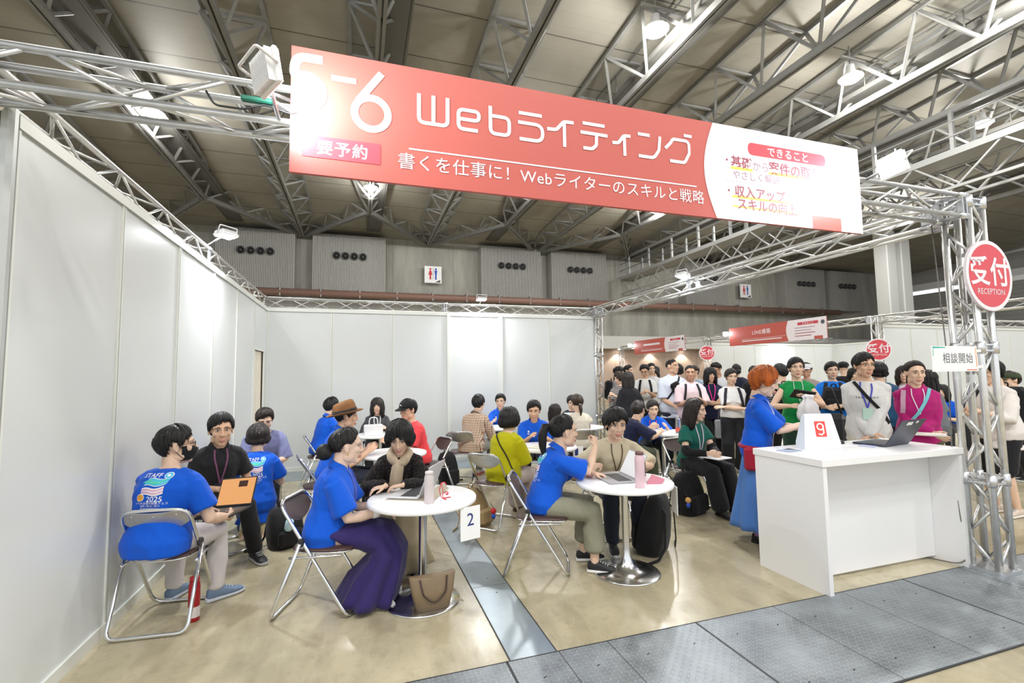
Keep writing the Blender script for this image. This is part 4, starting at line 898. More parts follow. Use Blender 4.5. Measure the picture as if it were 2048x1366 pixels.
def flush_people():
    """remesh every queued shell, then make one object per person with hair and clothes as children"""
    jobs = [(F, k, *F.jobs[k]) for F in FIGS for k in F.jobs]; res = remesh_all([(j[2], j[3], j[4]) for j in jobs])
    for (F, k, *_), r in zip(jobs, res): F.__dict__.setdefault('R', {})[k] = r
    for i, F in enumerate(FIGS):
        s, rs = F.s, F.res; SK_ = skin_mat(F.skin); hi = rs == 'hi'
        b = MB(); b.add(F.R['body'][0], F.R['body'][1], 0, True); hv, hf = HEAD[rs]
        cen = np.array([hv[list(f)].mean(0) for f in hf]); lip = (cen[:, 0] > .074) & (np.abs(cen[:, 1]) < .024) & (cen[:, 2] > -.083) & (cen[:, 2] < -.055)
        hb = MB(); hb.add(hv, hf, 0, True); hb.m = [1 if l else 0 for l in lip]; face_bits(hb, rs); M = np.eye(4); M[:3, :3] = F.HR*F.hs; M[:3, 3] = F.HC; b.join(hb, M); F.HM = M
        for sg, kd, pm in ((1, F.lhand, F.lpalm), (-1, F.rhand, F.rpalm)):
            d = unit(F.W[sg]-F.E[sg]); back = V3(pm) if pm is not None else V3((0, sg*.9, .35)); fd = d
            if isinstance(kd, tuple): fd = V3(kd[1]); kd = kd[0]
            A = axes(fd, back); vv, ff = HAND[(rs, kd)]; h = MB(); q = vv*np.array([1, -sg*1., 1]); h.add(q, [f[::-1] for f in ff] if sg == 1 else ff, 0, True); M2 = np.eye(4); M2[:3, :3] = A*s*.97*(.95 if F.fem else 1); M2[:3, 3] = F.W[sg]+unit(fd)*.004; b.join(h, M2)
        o = b.build(F.name, [SK_, LIPS, EYEW, IRIS, BROW]); o.location = (*F.pos, 0); o.rotation_euler = (0, 0, rad(F.head)); F.obj = o; tag(o, F.label, 'person', F.group)
        # clothes
        def wr(vs, fs, amp, fr, seed, fn=None):
            me = bpy.data.meshes.new('w'); me.from_pydata(vs.tolist(), [], fs); no = np.empty(len(vs)*3); me.vertices.foreach_get('normal', no); bpy.data.meshes.remove(me); no = no.reshape(-1, 3); out = vs.copy(); sd = Vector((seed*7.7, seed*3.3, 0))
            for q in range(len(vs)):
                p = vs[q]; v = Vector((p[0]*fr+p[2]*fr*.45, p[1]*fr-p[2]*fr*.3, p[2]*fr*.55))+sd; a = noise.noise(v); a2 = noise.noise(v*2.1); w = amp*((1-2.2*abs(a))*.8+(1-2*abs(a2))*.35); out[q] = p+no[q]*w
            return out
        vs, fs = F.R['top']; vs = wr(vs, fs, .0078 if hi else .006, 7.5, i); t = MB(); t.add(vs, fs, 0, True)
        mats = [F.topmat]
        F.top = t.build('dress' if F.bottom[1] == 'dress' else 'shirt', mats, o); F.bvh = BVHTree.FromPolygons([tuple(v) for v in vs], fs)
        for sg in (1, -1):
            if 'sleeve%d' % sg in F.R: vs, fs = F.R['sleeve%d' % sg]; vs = wr(vs, fs, .0085, 9, i+sg*9); t = MB(); t.add(vs, fs, 0, True); t.build('sleeve', F.topmat, F.top)
        if F.collar:
            p, f, la, up = F.TFr(1.0); c = MB(); n = 22; R_ = []
            for hgt, rr, op in ((.012, .070, .6), (.056, .063, .6), (.058, .071, .6), (.012, .098, .8)):
                R_.append([p+la*rr*s*math.cos(a)+f*rr*s*math.sin(a)*1.0+up*((hgt-.012)*s-.012*math.sin(a))-up*(.03*max(0, math.sin(a))**3) for a in [PI/2+op*.35+(2*PI-op*.7)*j/(n-1) for j in range(n)]])
            vs_ = [q for r_ in R_ for q in r_]; c.add(vs_, [(k*n+j, k*n+j+1, (k+1)*n+j+1, (k+1)*n+j) for k in range(3) for j in range(n-1)], 0, True); c.build('collar', fabric(F.collar) if isinstance(F.collar, str) else F.topmat, F.top)
        if 'bottom' in F.R:
            vs, fs = F.R['bottom']; vs = wr(vs, fs, .006 if hi else .004, 6.5, i+40); t = MB(); t.add(vs, fs, 0, True); t.build('shorts' if F.bottom[1] == 'shorts' else 'trousers', F.botmat, o)
        elif hasattr(F, 'bottom_mb'): F.bottom_mb.build('skirt', F.botmat, o)
        # hair
        st, hc, tail = F.hair
        if st:
            h = hair_mb(st, rs, i, tail); h.xf(M); h.build('hair', hair_mat(hc), o)
        if F.shoe:
            for sg in (1, -1):
                fy = F.footyaw if not isinstance(F.footyaw, dict) else F.footyaw[sg]; k = shoe_mb(s, F.shoe[2] if len(F.shoe) > 2 else 'sneaker'); R_ = np.eye(4); A = rotm('Z', fy+sg*8)
                if F.pose == 'kneel': A = rotm('Y', 105)@np.eye(3); R_[:3, :3] = A; R_[:3, 3] = F.A[sg]+V3((-.06*s, 0, .0))
                else: R_[:3, :3] = A; R_[:3, 3] = (F.A[sg][0], F.A[sg][1], F.A[sg][2]-.085*s)
                k.xf(R_); k.build('shoe', [mat('shoe_'+F.shoe[0], srgb(F.shoe[0]), .6), mat('sole_'+F.shoe[1], srgb(F.shoe[1]), .6), mat('lace_pale', srgb('c9ccd2'), .7) if F.shoe[0] not in ('1b1b1d',) else mat('lace_dark', srgb('303034'), .7)], o)
        for e in F.extras: e(F, o, M)

# ---- things worn on the chest and back, laid on the clothes
def surf(F, lat, t, front=True, off=.004):
    p, f, la, up = F.TFr(t); d = f if front else -f; org = p+la*lat+d*.8; hit = F.bvh.ray_cast(Vector(org), Vector(-d), 1.2)
    if hit[0] is None or (V3(hit[0])-p)@d < -.25: return p+la*lat+d*.13*F.s, d
    return V3(hit[0])+d*off, unit(V3(hit[1])*.5+d*.6)
def lay(F, ctrl, w, col, name, par, front=True, th=.003, off=.004, m=None):
    P, N = [], []; k = 7
    for i in range(len(ctrl)-1):
        for j in range(k if i < len(ctrl)-2 else k+1):
            q = j/k; a, b = ctrl[i], ctrl[i+1]; p, n = surf(F, a[0]*(1-q)+b[0]*q, a[1]*(1-q)+b[1]*q, front, off); P.append(p); N.append(n)
    for _ in range(2): P = [P[0]]+[(P[i-1]+2*P[i]+P[i+1])/4 for i in range(1, len(P)-1)]+[P[-1]]
    mb = MB(); mb.ribbon(P, N, w, th); return mb.build(name, m or fabric(col), par)
def lanyard(col, low=.42, badge=None, w=.013, split=.045):
    def fn(F, o, M):
        l = lay(F, [(split, 1.0), (.05, .86), (.0, low)], w, col, 'lanyard', o, off=.007); lay(F, [(-split, 1.0), (-.05, .86), (.0, low)], w, col, 'lanyard_strap', l, off=.007)
        if badge:
            p, n = surf(F, 0, low-.12, True, .012); _, f, la, up = F.TFr(low-.12); b = MB(); b.box((0, 0, 0), (.006, badge[1] if len(badge) > 1 else .085, badge[2] if len(badge) > 2 else .115)); A = np.eye(4); A[:3, :3] = np.array([f, la, up]).T; A[:3, 3] = p; b.xf(A); b.build('badge', mat('badge_'+badge[0], srgb(badge[0]), .4), l)
    return fn
def strap(pts, w, col, name='strap', front=True, off=.008):
    return lambda F, o, M: lay(F, pts, w, col, name, o, front, .005, off)
def pack_straps(col='1a1a1c', w=.045):
    def fn(F, o, M):
        for sg in (1, -1): lay(F, [(sg*.085, .97), (sg*.105, .8), (sg*.125, .5), (sg*.14, .3)], w, col, 'backpack_strap', o, True, .008, .006)
    return fn
def backpack(label, col='1c1c1f', w=.29, h=.42, d=.14, t=.55, front=False, group=None):
    def fn(F, o, M):
        p, f, la, up = F.TFr(t); dd = f if front else -f; q, _ = surf(F, 0, t, front, 0); r = empty('backpack', o.location, o.rotation_euler[2]); A = np.eye(4); A[:3, :3] = np.array([dd, np.cross(up, dd), up]).T; A[:3, 3] = q-dd*.015
        fm = fabric(col); m1 = MB(); m1.box((d/2, 0, 0), (d, w, h), bev=.045); m1.xf(A); m1.build('pack_body', fm, r); m2 = MB(); m2.box((d+.02, 0, -h*.2), (.05, w*.78, h*.45), bev=.02); m2.xf(A); m2.build('front_pocket', fm, r)
        m3 = MB(); m3.path(fillet([(.01, .03, h/2-.01), (.02, .03, h/2+.045), (.02, -.03, h/2+.045), (.01, -.03, h/2-.01)], .02), .008, 6); m3.xf(A); m3.build('carry_loop', fm, r); tag(r, label, 'backpack', group)
    return fn
def on_head(fn): return fn
def glasses(col='2a1c18'):
    def fn(F, o, M):
        b = MB()
        for sg in (1, -1): b.path([(.096, sg*.032+.019*math.cos(a), .008+.014*math.sin(a)) for a in [2*PI*i/14 for i in range(14)]], .0016, 5, closed=True); b.path([(.094, sg*.052, .012), (.05, sg*.078, .012), (-.01, sg*.084, .01)], .0016, 5)
        b.path([(.097, -.013, .01), (.1, 0, .013), (.097, .013, .01)], .0016, 5); b.xf(M); b.build('glasses', mat('frame_'+col, srgb(col), .3), o)
    return fn
def face_mask(col='17181a'):
    def fn(F, o, M):
        b = MB(); R_ = []
        for z, rx, ry in ((-.012, .094, .064), (-.03, .118, .066), (-.055, .112, .064), (-.085, .098, .058), (-.105, .07, .046)): R_.append([(rx*math.cos(a)*(.85 if abs(a) > 1 else 1), ry*1.04*math.sin(a), z+.01*abs(math.sin(a))) for a in [-1.35+2.7*j/16 for j in range(17)]])
        n = 17; b.add([q for r in R_ for q in r], [(k*n+j, k*n+j+1, (k+1)*n+j+1, (k+1)*n+j) for k in range(4) for j in range(n-1)], 0, True)
        for sg in (1, -1): b.path([(.03, sg*.066, -.02), (-.02, sg*.086, .012), (-.02, sg*.08, -.02), (.028, sg*.06, -.08)], .002, 5)
        b.xf(M); b.build('face_mask', fabric(col), o)
    return fn
def cap(col='19191c', logo=None, brim=1):
    def fn(F, o, M):
        b = MB(); b.rings([[(-.012+(.113*k)*math.cos(a), (.094*k)*math.sin(a), z) for a in [2*PI*j/28 for j in range(28)]] for z, k in ((.035, 1.02), (.06, 1.02), (.085, .95), (.108, .78), (.122, .5), (.128, .12))])
        n = 13; P = [(-.01+.112*math.cos(a), .094*math.sin(a), .04) for a in [-.95+1.9*j/(n-1) for j in range(n)]]; Q = [(.035+.135*math.cos(a*1.0), .098*math.sin(a)*1.02, .026) for a in [-.95+1.9*j/(n-1) for j in range(n)]]
        b.add(P+Q+[(x, y, z-.006) for x, y, z in P+Q], [(j, j+1, n+j+1, n+j) for j in range(n-1)]+[(2*n+j+1, 2*n+j, 3*n+j, 3*n+j+1) for j in range(n-1)]+[(n+j, n+j+1, 3*n+j+1, 3*n+j) for j in range(n-1)], 0, True)
        b.ell((-.012, 0, .13), .008, 8); b.xf(M); c = b.build('cap', fabric(col), o)
        if logo: g = MB(); g.path([(.098, .018, .068), (.1, .006, .082), (.102, 0, .07), (.1, -.012, .084)], .004, 5); g.xf(M); g.build('cap_emblem', fabric(logo), c)
    return fn
def fedora(col='8a5a2c'):
    def fn(F, o, M):
        b = MB(); n = 36; rg = []
        for z, k in ((.032, 1.0), (.06, .99), (.1, .93), (.135, .84), (.142, .7), (.125, .35), (.12, .05)): rg.append([(-.012+.112*k*math.cos(a), .095*k*math.sin(a), z+(.012*math.cos(a) if z > .09 else 0)-(.02*max(0, 1-abs(math.sin(a))*4) if z > .13 else 0)) for a in [2*PI*j/n for j in range(n)]])
        b.rings(rg); rg = []
        for k, z in ((.98, .036), (1.25, .03), (1.5, .034), (1.52, .03), (1.25, .024), (.98, .028)): rg.append([(-.012+.112*k*math.cos(a), .097*k*math.sin(a), z+.035*max(0, k-1)*abs(math.sin(a))) for a in [2*PI*j/n for j in range(n)]])
        b.rings(rg, caps=False); T = np.array(M)@np.array(Matrix.Rotation(rad(-17), 4, 'Y'))@np.array(Matrix.Diagonal((1.06, 1.06, 1.06, 1))); b.xf(T); h = b.build('hat', mat('tan_felt', srgb(col), .7, var=(12, .35), bump=(150, .2)), o)
        g = MB(); g.rings([[(-.012+.1145*k*math.cos(a), .0975*k*math.sin(a), z) for a in [2*PI*j/n for j in range(n)]] for z, k in ((.036, 1.01), (.07, .99), (.07, .96), (.036, .96))], caps=False); g.xf(T); g.build('hat_band', fabric('1d1a1a'), h)
    return fn
def shirt_print(kind, w=.24, t0=.62):
    def fn(F, o, M):
        C = {'w': mat('print_white', (.85, .85, .88), .6), 'c': mat('print_cyan', srgb('4fc3e6'), .6), 'g': mat('print_teal', srgb('58d0b4'), .6), 'p': mat('print_pink', srgb('e6a8c8'), .6), 'y': mat('print_amber', srgb('e9a33a'), .6), 'k': mat('print_black', (.02, .02, .025), .6)}; ks = list(C); mi = {k: i for i, k in enumerate(ks)}; g = MB(); e = .0012
        front = kind != 'staff'
        if kind == 'staff':
            put2d(g, text2d('STAFF', .060, .016, 1.05), (-.045, .135), e, mi['w']); put2d(g, disc2d(.034), (.09, .135), e, mi['w']); put2d(g, disc2d(.028), (.09, .135), 2*e, mi['c']); put2d(g, disc2d(.013), (.09, .135), 3*e, mi['w'])
            put2d(g, disc2d(.035), (-.1, -.07), e, mi['w']); put2d(g, disc2d(.03), (-.1, -.07), 2*e, mi['y'])
            n = 20; xs = [-.095+.19*i/n for i in range(n+1)]
            def band(y0, h0, sl, cc, dy, z): 
                vs = []; 
                for i, x in enumerate(xs): ww = .011*math.sin(i/n*2*PI+.6); vs += [(x+sl, y0+ww+h0+.02*i/n), (x, y0+ww+.012*i/n)]
                put2d(g, (np.array(vs), [(2*i+1, 2*i+3, 2*i+2, 2*i) for i in range(n)]), (dy, 0), z, mi[cc])
            band(.03, .066, .03, 'w', 0, e); band(.036, .054, .028, 'c', 0, 2*e); band(.052, .02, .02, 'g', -.02, 3*e)
            for k, cc in ((-.002, 'w'), (-.014, 'p'), (-.028, 'w'), (-.042, 'p'), (-.054, 'w')): band(k, .010, .0, cc, -.005, e)
            put2d(g, text2d('2025', .07, .012, 1.0), (.025, -.085), e, mi['w']); put2d(g, text2d('リベ大お金の勉強フェス', .026, .008), (0, -.122), e, mi['w']); put2d(g, text2d('8/9 / 8/10 / 8/11', .026, .008), (0, -.148), e, mi['w'])
            put2d(g, rect2d(-.085, -.172, .075, -.167), (0, 0), e, mi['w']); put2d(g, rect2d(-.06, -.198, .05, -.194), (0, 0), e, mi['w'])
        elif kind == 'mark': put2d(g, disc2d(.013), (-.075, .05), e, mi['w']); put2d(g, stroke2d([[(-.09, .025), (-.06, .025)], [(-.09, .015), (-.06, .015)]], .005), (0, 0), e, mi['w'])
        else: put2d(g, text2d(kind, .04, .012, 1.5), (0, 0), e, mi['k'])
        V = np.array(g.v); out = []; p, f, la, up = F.TFr(t0); sg = 1 if front else -1; nn = f*sg; ux = la*(1 if front else -1)*(-1 if 0 else 1)
        ux = (np.cross(up, nn)); sc = w/.26; hh = .53*F.s
        for x, y, z in V:
            lat = float((ux*x*sc)@la); q, n_ = surf(F, lat, t0+y*sc/hh, front, .0022+z*sc); out.append(tuple(q))
        g.v = out; g.build('shirt_print', [C[k] for k in ks], F.top)
    return fn
# ------------------------------------------------------------------ folding chairs
CGREY = mat('chair_metal_sheet', (.62, .6, .57), .3, .85, var=(14, .1))
def make_chair(pad=True):
    r = empty('folding_chair'); tr = .0115
    up = fillet([(.215, .188, .0115), (-.235, .188, .73), (-.235, -.188, .73), (.215, -.188, .0115)], .085, 6, True)
    m = MB(); m.path(up, tr, 10, closed=True); m.build('front_frame', CHROME, r)
    re = fillet([(-.085, .212, .478), (-.27, .215, .0115), (-.27, -.215, .0115), (-.085, -.212, .478)], .06, 6)
    m = MB(); m.path(re, tr, 10); m.build('rear_frame', CHROME, r)
    for s in (1, -1):
        m = MB(); m.box((-.083, s*.2, .482), (.035, .034, .05), bev=.008); m.build('hinge', BLACKP, r)
        m = MB(); m.tube((-.155, s*.206, .388), (.17, s*.186, .398), .008, 8); m.build('seat_rail', CHROME, r)
    m = MB(); n = 40; ot = lambda k: [(.02+.205*k*math.copysign(abs(math.cos(a))**.55, math.cos(a)), (.178+.012*math.cos(a))*k*math.copysign(abs(math.sin(a))**.55, math.sin(a))) for a in [2*PI*j/n for j in range(n)]]
    m.rings([[(x, y, z) for x, y in ot(k)] for k, z in ((.96, .402), (1.0, .405), (1.0, .414))], 1); m.rings([[(x, y, z) for x, y in ot(k)] for k, z in ((1.0, .414), (1.0, .422), (.95, .431), (.6, .435), (.05, .435))], 0); m.build('seat', [BROWNV, CHROME], r)
    m = MB(); d = V3((-.53, 0, .848)); nrm = V3((.848, 0, .53)); R1, R2, R3 = [], [], []; k = 24; base = V3((-.235, 0, .73))
    for j in range(k+1):
        y = -.188+.376*j/k; q = abs(y)/.188; lo = -.165+.075*q**2.2-.0; cv = -.022*(1-q*q)
        hi = -.004 if q < .7 else -.004-.05*(q-.7)**2*4
        R1.append(base+V3((0, y, 0))+d*hi+nrm*cv); R2.append(base+V3((0, y, 0))+d*lo+nrm*cv)
    n_ = k+1; off = nrm*.004; fs = [(j, j+1, n_+j+1, n_+j) for j in range(k)]; m.add(R1+R2, [f[::-1] for f in fs], 1, True); m.add([p+off for p in R1+R2], fs, 0, True)
    m.add(R1+[p+off for p in R1], [f for f in fs], 1); m.add(R2+[p+off for p in R2], [f[::-1] for f in fs], 1)
    for y in (-.12, .0, .12): q = abs(y)/.188; m.ell(base+V3((0, y, 0))+d*-.03+nrm*(-.022*(1-q*q)-.002), .006, 8, 1)
    m.build('backrest', [BROWNV, CGREY], r); return r
CH0 = make_chair(); CH_USED = [0]
def chair(x, y, a, label):
    if not CH_USED[0]: o = CH0; CH_USED[0] = 1; o.location = (x, y, 0); o.rotation_euler = (0, 0, rad(a))
    else: o = dup(CH0, (x, y, 0), rad(a))
    return tag(o, label, 'chair', 'folding chairs')

# ------------------------------------------------------------------ round tables
def make_table(r0=.37, h=.69):
    r = empty('round_table'); m = MB(); m.lathe([(r0-.012, h-.03), (r0-.002, h-.027), (r0, h-.02), (r0, h-.006), (r0-.004, h), (.01, h)], 64); m.build('tabletop', WHITE, r)
    m = MB(); m.lathe([(.25, .0), (.252, .006), (.245, .011), (.16, .02), (.1, .036), (.055, .075), (.034, .13), (.027, .2), (.027, h-.045), (.06, h-.03)], 48); m.build('pedestal', mat('polished_steel', (.75, .76, .77), .2, 1), r); return r
T0 = make_table(); TB_USED = [0]
def table(x, y, label):
    if not TB_USED[0]: o = T0; TB_USED[0] = 1; o.location = (x, y, 0)
    else: o = dup(T0, (x, y, 0))
    return tag(o, label, 'table', 'white round tables')
table(.425, 3.37, 'white round pedestal table in front, with the number 2 card hanging from its edge')
table(1.97, 3.30, 'white round pedestal table with a pink bottle, beside the big black backpack')
table(.36, 5.45, 'white round table behind the person with the beige scarf')
table(.30, 7.30, 'white round table before the person in dark grey, farthest at the left')
table(2.08, 5.22, 'white round table in front of the person in yellow-green')
table(4.15, 5.85, 'white round table with a clear bottle, left of the person in dark green')
table(2.05, 7.5, 'white round table hidden behind the plaid shirt')

# ------------------------------------------------------------------ reception counter
def counter():
    r = empty('reception_counter', (3.75, 2.77, 0)); x0, x1, y0, y1 = -.725, .725, -.295, .29
    m = MB(); m.box((0, 0, .885), (x1-x0+.02, y1-y0+.02, .05), bev=.003); m.build('worktop', WHITE, r)
    for x in (x0+.018, x1-.018): m = MB(); m.box((x, 0, .43), (.036, y1-y0, .86)); m.build('side_panel', WHITE, r)
    m = MB(); m.box((0, -.07, .44), (x1-x0-.075, .018, .83)); m.build('inner_panel', WHITE, r); m = MB(); m.box((0, .05, .55), (x1-x0-.075, .2, .018)); m.build('shelf', WHITE, r)
    return tag(r, 'white laminate reception counter standing on the edge of the tread plates', 'counter')
counter()

# ------------------------------------------------------------------ laptops, bottles, phones and papers
def laptop(loc, a, label, col, open_=105, w=.32, d=.22, screen='d9d9d9', lidmarks=0, scr=None):
    """x points from the hinge to the front edge (the typist's side)"""
    r = empty('laptop', loc, rad(a)); cm = mat('laptop_'+col, srgb(col), .35, .2); m = MB(); m.box((0, 0, .009), (d, w, .014), bev=.004); b = m.build('base', cm, r)
    m = MB(); m.box((-.03, 0, .0168), (.11, w*.86, .002)); m.build('keyboard', mat('keys_dark', (.03, .03, .033), .5), b); m = MB(); m.box((.065, 0, .0166), (.07, .1, .001)); m.build('touchpad', mat('pad_'+col, tuple(c*.85 for c in srgb(col)), .3, .4), b)
    A = Matrix.Translation((-d/2, 0, .016))@Matrix.Rotation(rad(-(open_-90)), 4, 'Y')
    m = MB(); m.box((-.003, 0, d/2), (.007, w, d), bev=.003); m.xf(A); l = m.build('lid', cm, r); m = MB(); m.box((.0012, 0, d/2+.004), (.001, w*.94, d*.88)); m.xf(A); m.build('screen', scr or mat('screen_'+screen, (.02, .02, .02), .15, emit=srgb(screen), estr=.7), l)
    if lidmarks: m = MB(); m.box((-.0072, .04, d*.86), (.001, .08, .03)); m.box((-.0072, -.06, d*.9), (.001, .035, .02)); m.xf(A); m.build('lid_label', PAPER, l)
    return tag(r, label, 'laptop', 'laptops')
def bottle(loc, label, col, capc, r0=.034, h=.2, name='bottle', clear=False, band=None, neck=False):
    r = empty(name, loc); bm = mat('bottle_'+col, srgb(col), .35, .1) if not clear else mat('clear_bottle', (.9, .95, .97), .08, trans=.85, spec=.6)
    m = MB(); m.lathe([(.005, 0), (r0*.92, 0), (r0, .006), (r0, h*.78), (r0*.96, h*.82), (r0*(.42 if neck else .8), h*.9), (r0*(.4 if neck else .8), h*.92)], 28); m.build('bottle_body', bm, r)
    m = MB(); k = .46 if neck else .84; m.lathe([(r0*k, h*.91), (r0*k, h*.985), (r0*k*.9, h), (.004, h)], 24); m.build('cap', mat('cap_'+capc, srgb(capc), .4), r)
    if band: m = MB(); m.lathe([(r0*1.012, h*.12), (r0*1.012, h*.3)], 28); m.rings([[(r0*1.013*math.cos(a), r0*1.013*math.sin(a), z) for a in [2*PI*j/28 for j in range(28)]] for z in (h*.1, h*.34)], caps=False); m.build('bottle_label', mat('band_'+band, srgb(band), .6), r)
    return tag(r, label, 'bottle')
def slab(name, loc, size, a, label, cat, col, rough=.6, z=0, ry=0, **k):
    m = MB(); m.box((0, 0, size[2]/2), size, bev=min(.003, size[2]*.4)); o = m.build(name, mat('%s_%s' % (name, col), srgb(col), rough), loc=loc, rz=rad(a)); return tag(o, label, cat, k.get('group'))
def number_card(loc, a, n, label):
    r = empty('table_number_card', loc, rad(a)); m = MB(); m.box((0, 0, -.105), (.004, .148, .21)); m.build('card', PAPER, r); g = MB(); put2d(g, text2d(n, .115, .004) if n else rect2d(-.05, -.02, .0, .06), (0, -.08), .0026, 0)
    g.xf(Matrix(((0, 0, 1, 0), (1, 0, 0, 0), (0, 1, 0, 0), (0, 0, 0, 1)))); g.build('numeral', mat('ink_navy', srgb('2c3a7a'), .6), r); return tag(r, label, 'table number card', 'number cards on the tables')
TZ = .69
laptop((.36, 3.47, TZ+.004), 152, 'silver laptop open in front of the person with the beige scarf', 'c9cacd', 112)
m = MB(); m.box((-.03, 0, .002), (.30, .34, .004)); m.box((-.2, 0, .03), (.06, .33, .004), M=rotm('Y', -50)); tag(m.build('laptop_sleeve', mat('beige_leatherette', srgb('b3a794'), .6), loc=(.36, 3.47, TZ), rz=rad(152)), 'beige fold-out sleeve under the silver laptop', 'sleeve')
bottle((.445, 3.19, TZ), 'pale greyish pink tumbler standing by the silver laptop', 'c9bfbf', 'd4cbca', .032, .205)
m = MB()
for P in ([(0, 0, .11), (.015, .01, .05), (.01, .02, .003), (.07, .03, .003)], [(0, 0, .11), (-.012, .012, .06), (0, .0, .012), (.03, -.03, .003)], [(0, 0, .11), (.02, .0, .115), (.035, 0, .1)], [(.02, 0, .04), (.04, .01, .05), (.05, .0, .035), (.03, .0, .03)]): m.path([p[:3] for p in fillet(P, .03, 4)], .006, 6, sx=.4)
tag(m.build('wrist_strap', mat('red_webbing', srgb('d02a3c'), .6), loc=(.535, 3.25, TZ)), 'red webbing strap standing curled beside the pale tumbler', 'strap')
number_card((.70, 3.10, .665), -72, '2', 'white card with a large 2 hanging from the front table edge')
number_card((2.30, 3.13, .665), -20, '1', 'white card hanging from the right edge of the table with the pink bottle')
number_card((2.47, 5.15, .67), -78, '', 'white card on the edge of the table behind the person in yellow-green')
laptop((1.92, 3.36, TZ), 174, 'grey laptop in front of the blue shirted person resting her chin', 'b4b4b9', 118, .31, .215)
bottle((1.96, 3.06, TZ), 'tall translucent pink water bottle on the right front table', 'd9bcc4', '6a4a48', .036, .26)
slab('notebook', (2.13, 3.13, TZ), (.16, .1, .012), 20, 'dark pink wallet lying behind the pink water bottle', 'wallet', 'c2788a'); slab('phone_case', (2.17, 3.24, TZ), (.17, .13, .008), -10, 'pale pink sheet lying on the right front table', 'paper', 'e8cfd6')
slab('smartphone', (2.19, 3.40, TZ), (.03, .07, .12), 20, 'black case standing upright beside the cream shirted person\'s hand', 'case', '202024')
bottle((4.22, 5.6, TZ), 'clear bottle with red label on the table behind', 'eeeeee', 'e8e8ee', .035, .24, clear=True, band='e0604f', neck=True)
slab('notepad', (.46, 7.18, TZ), (.3, .22, .012), 20, 'white papers on the farthest left table', 'papers', 'ececec'); slab('notepad', (2.0, 5.1, TZ), (.2, .28, .01), 40, 'open notebook on the table by the yellow-green person', 'notebook', 'd8d2c0')
slab('notepad', (4.1, 5.95, TZ), (.28, .2, .008), 10, 'white paper under the hands of the staff person in the middle back', 'paper', 'eeeeee')
r = empty('white_handbag', (.2, 7.12, TZ), .1); m = MB(); m.box((0, 0, .08), (.26, .09, .16), bev=.012); m.build('bag_body', WHITEP, r); m = MB(); m.path(fillet([(-.06, 0, .15), (-.055, 0, .26), (.055, 0, .26), (.06, 0, .15)], .05), .008, 8); m.build('handle', WHITEP, r); tag(r, 'small white handbag standing on the farthest left table', 'handbag')
# on the counter
CZ = .911
laptop((4.12, 2.84, CZ), 98, 'dark slate laptop open on the white counter', '3d4252', 122, .36, .24, 'c8ccd8', 1)
m = MB(); m.ell((0, 0, .012), (.055, .032, .024), 16); tag(m.build('computer_mouse', BLACKP, loc=(3.82, 2.98, CZ-.002), rz=-.5), 'black computer mouse on the white counter', 'mouse')
for i, (x, y, a, c, lb) in enumerate(((3.93, 2.80, 20, 'b9bde0', 'lavender leaflet beside the black mouse on the counter'), (3.72, 2.88, -15, 'e8e8ea', 'white slip of paper between paper bag and mouse'), (3.16, 2.86, 10, '9aa6c0', 'printed leaflet at the left end of the counter'), (3.22, 2.96, 60, 'd5d9e2', 'second printed leaflet lying behind the first at the counter end'))): slab('leaflet', (x, y, CZ), (.16, .11, .003), a, lb, 'leaflet', c, group='leaflets on the counter')
r = empty('paper_bag', (3.46, 2.86, CZ), -.32); m = MB(); rg = []
for z, wx, wy in ((0, .142, .06), (.05, .14, .06), (.255, .108, .02), (.27, .106, .012)): rg.append([(x*wx, y*wy, z) for x, y in ((-1, -1), (1, -1), (1, 1), (-1, 1))])
m.rings(rg, smooth=False); m.build('bag_body', mat('bag_paper', srgb('dfe6f2'), .45), r)
g = MB(); put2d(g, rect2d(-.028, -.04, .028, .04, .004), (0, 0), 0, 0); put2d(g, stroke2d([[(.016*math.cos(a), .012+.016*math.sin(a)) for a in [2*PI*i/18 for i in range(19)]], [(.014, .02), (.014, -.02), (0, -.03), (-.014, -.024)]], .007), (0, 0), .0008, 1)
t = Matrix.Translation((.0, -.0412, .155))@Matrix.Rotation(rad(79), 4, 'X')@Matrix.Diagonal((1.5, 1.5, 1, 1)); g.xf(t); g.build('printed_mark', [mat('mark_red', srgb('e0473f'), .5), PAPER], r); tag(r, 'white paper bag with a red square emblem standing on the counter', 'paper bag')
# things on the floor
bottle((-.985, 3.585, 0), 'tall red bottle on the floor beside the front left chair', 'a3141f', 'b01a26', .033, .27, band='d8d0d0')
r = empty('tote_handbag', (.47, 3.225, .012), .12); m = MB(); rg = []
for z, wx, wy in ((0, .105, .05), (.004, .11, .055), (.12, .14, .05), (.2, .155, .03), (.205, .15, .028)): rg.append([(wx*math.copysign(abs(math.cos(a))**.5, math.cos(a)), wy*math.copysign(abs(math.sin(a))**.5, math.sin(a)), z+.02*(abs(math.cos(a))-.5)*(z > .15)) for a in [2*PI*j/32 for j in range(32)]])
m.rings(rg); m.build('bag_body', mat('taupe_leather', srgb('7d6a52'), .5, bump=(90, .2)), r)
for s in (-1, 1): m = MB(); m.path([p for p in fillet([(-.09, s*.035, .2), (-.075, s*.062, .11), (-.0, s*.066, .04), (.075, s*.062, .11), (.09, s*.035, .2)], .06)], .005, 6); m.build('handle', mat('dark_leather', srgb('33241f'), .5), r)
m = MB(); m.box((.17, -.04, .03), (.06, .03, .004), M=rotm('Y', 20)); m.build('luggage_tag', mat('tag_taupe', srgb('9a8a78'), .5), r); tag(r, 'taupe handbag with dark handles on the base of the front table', 'handbag')
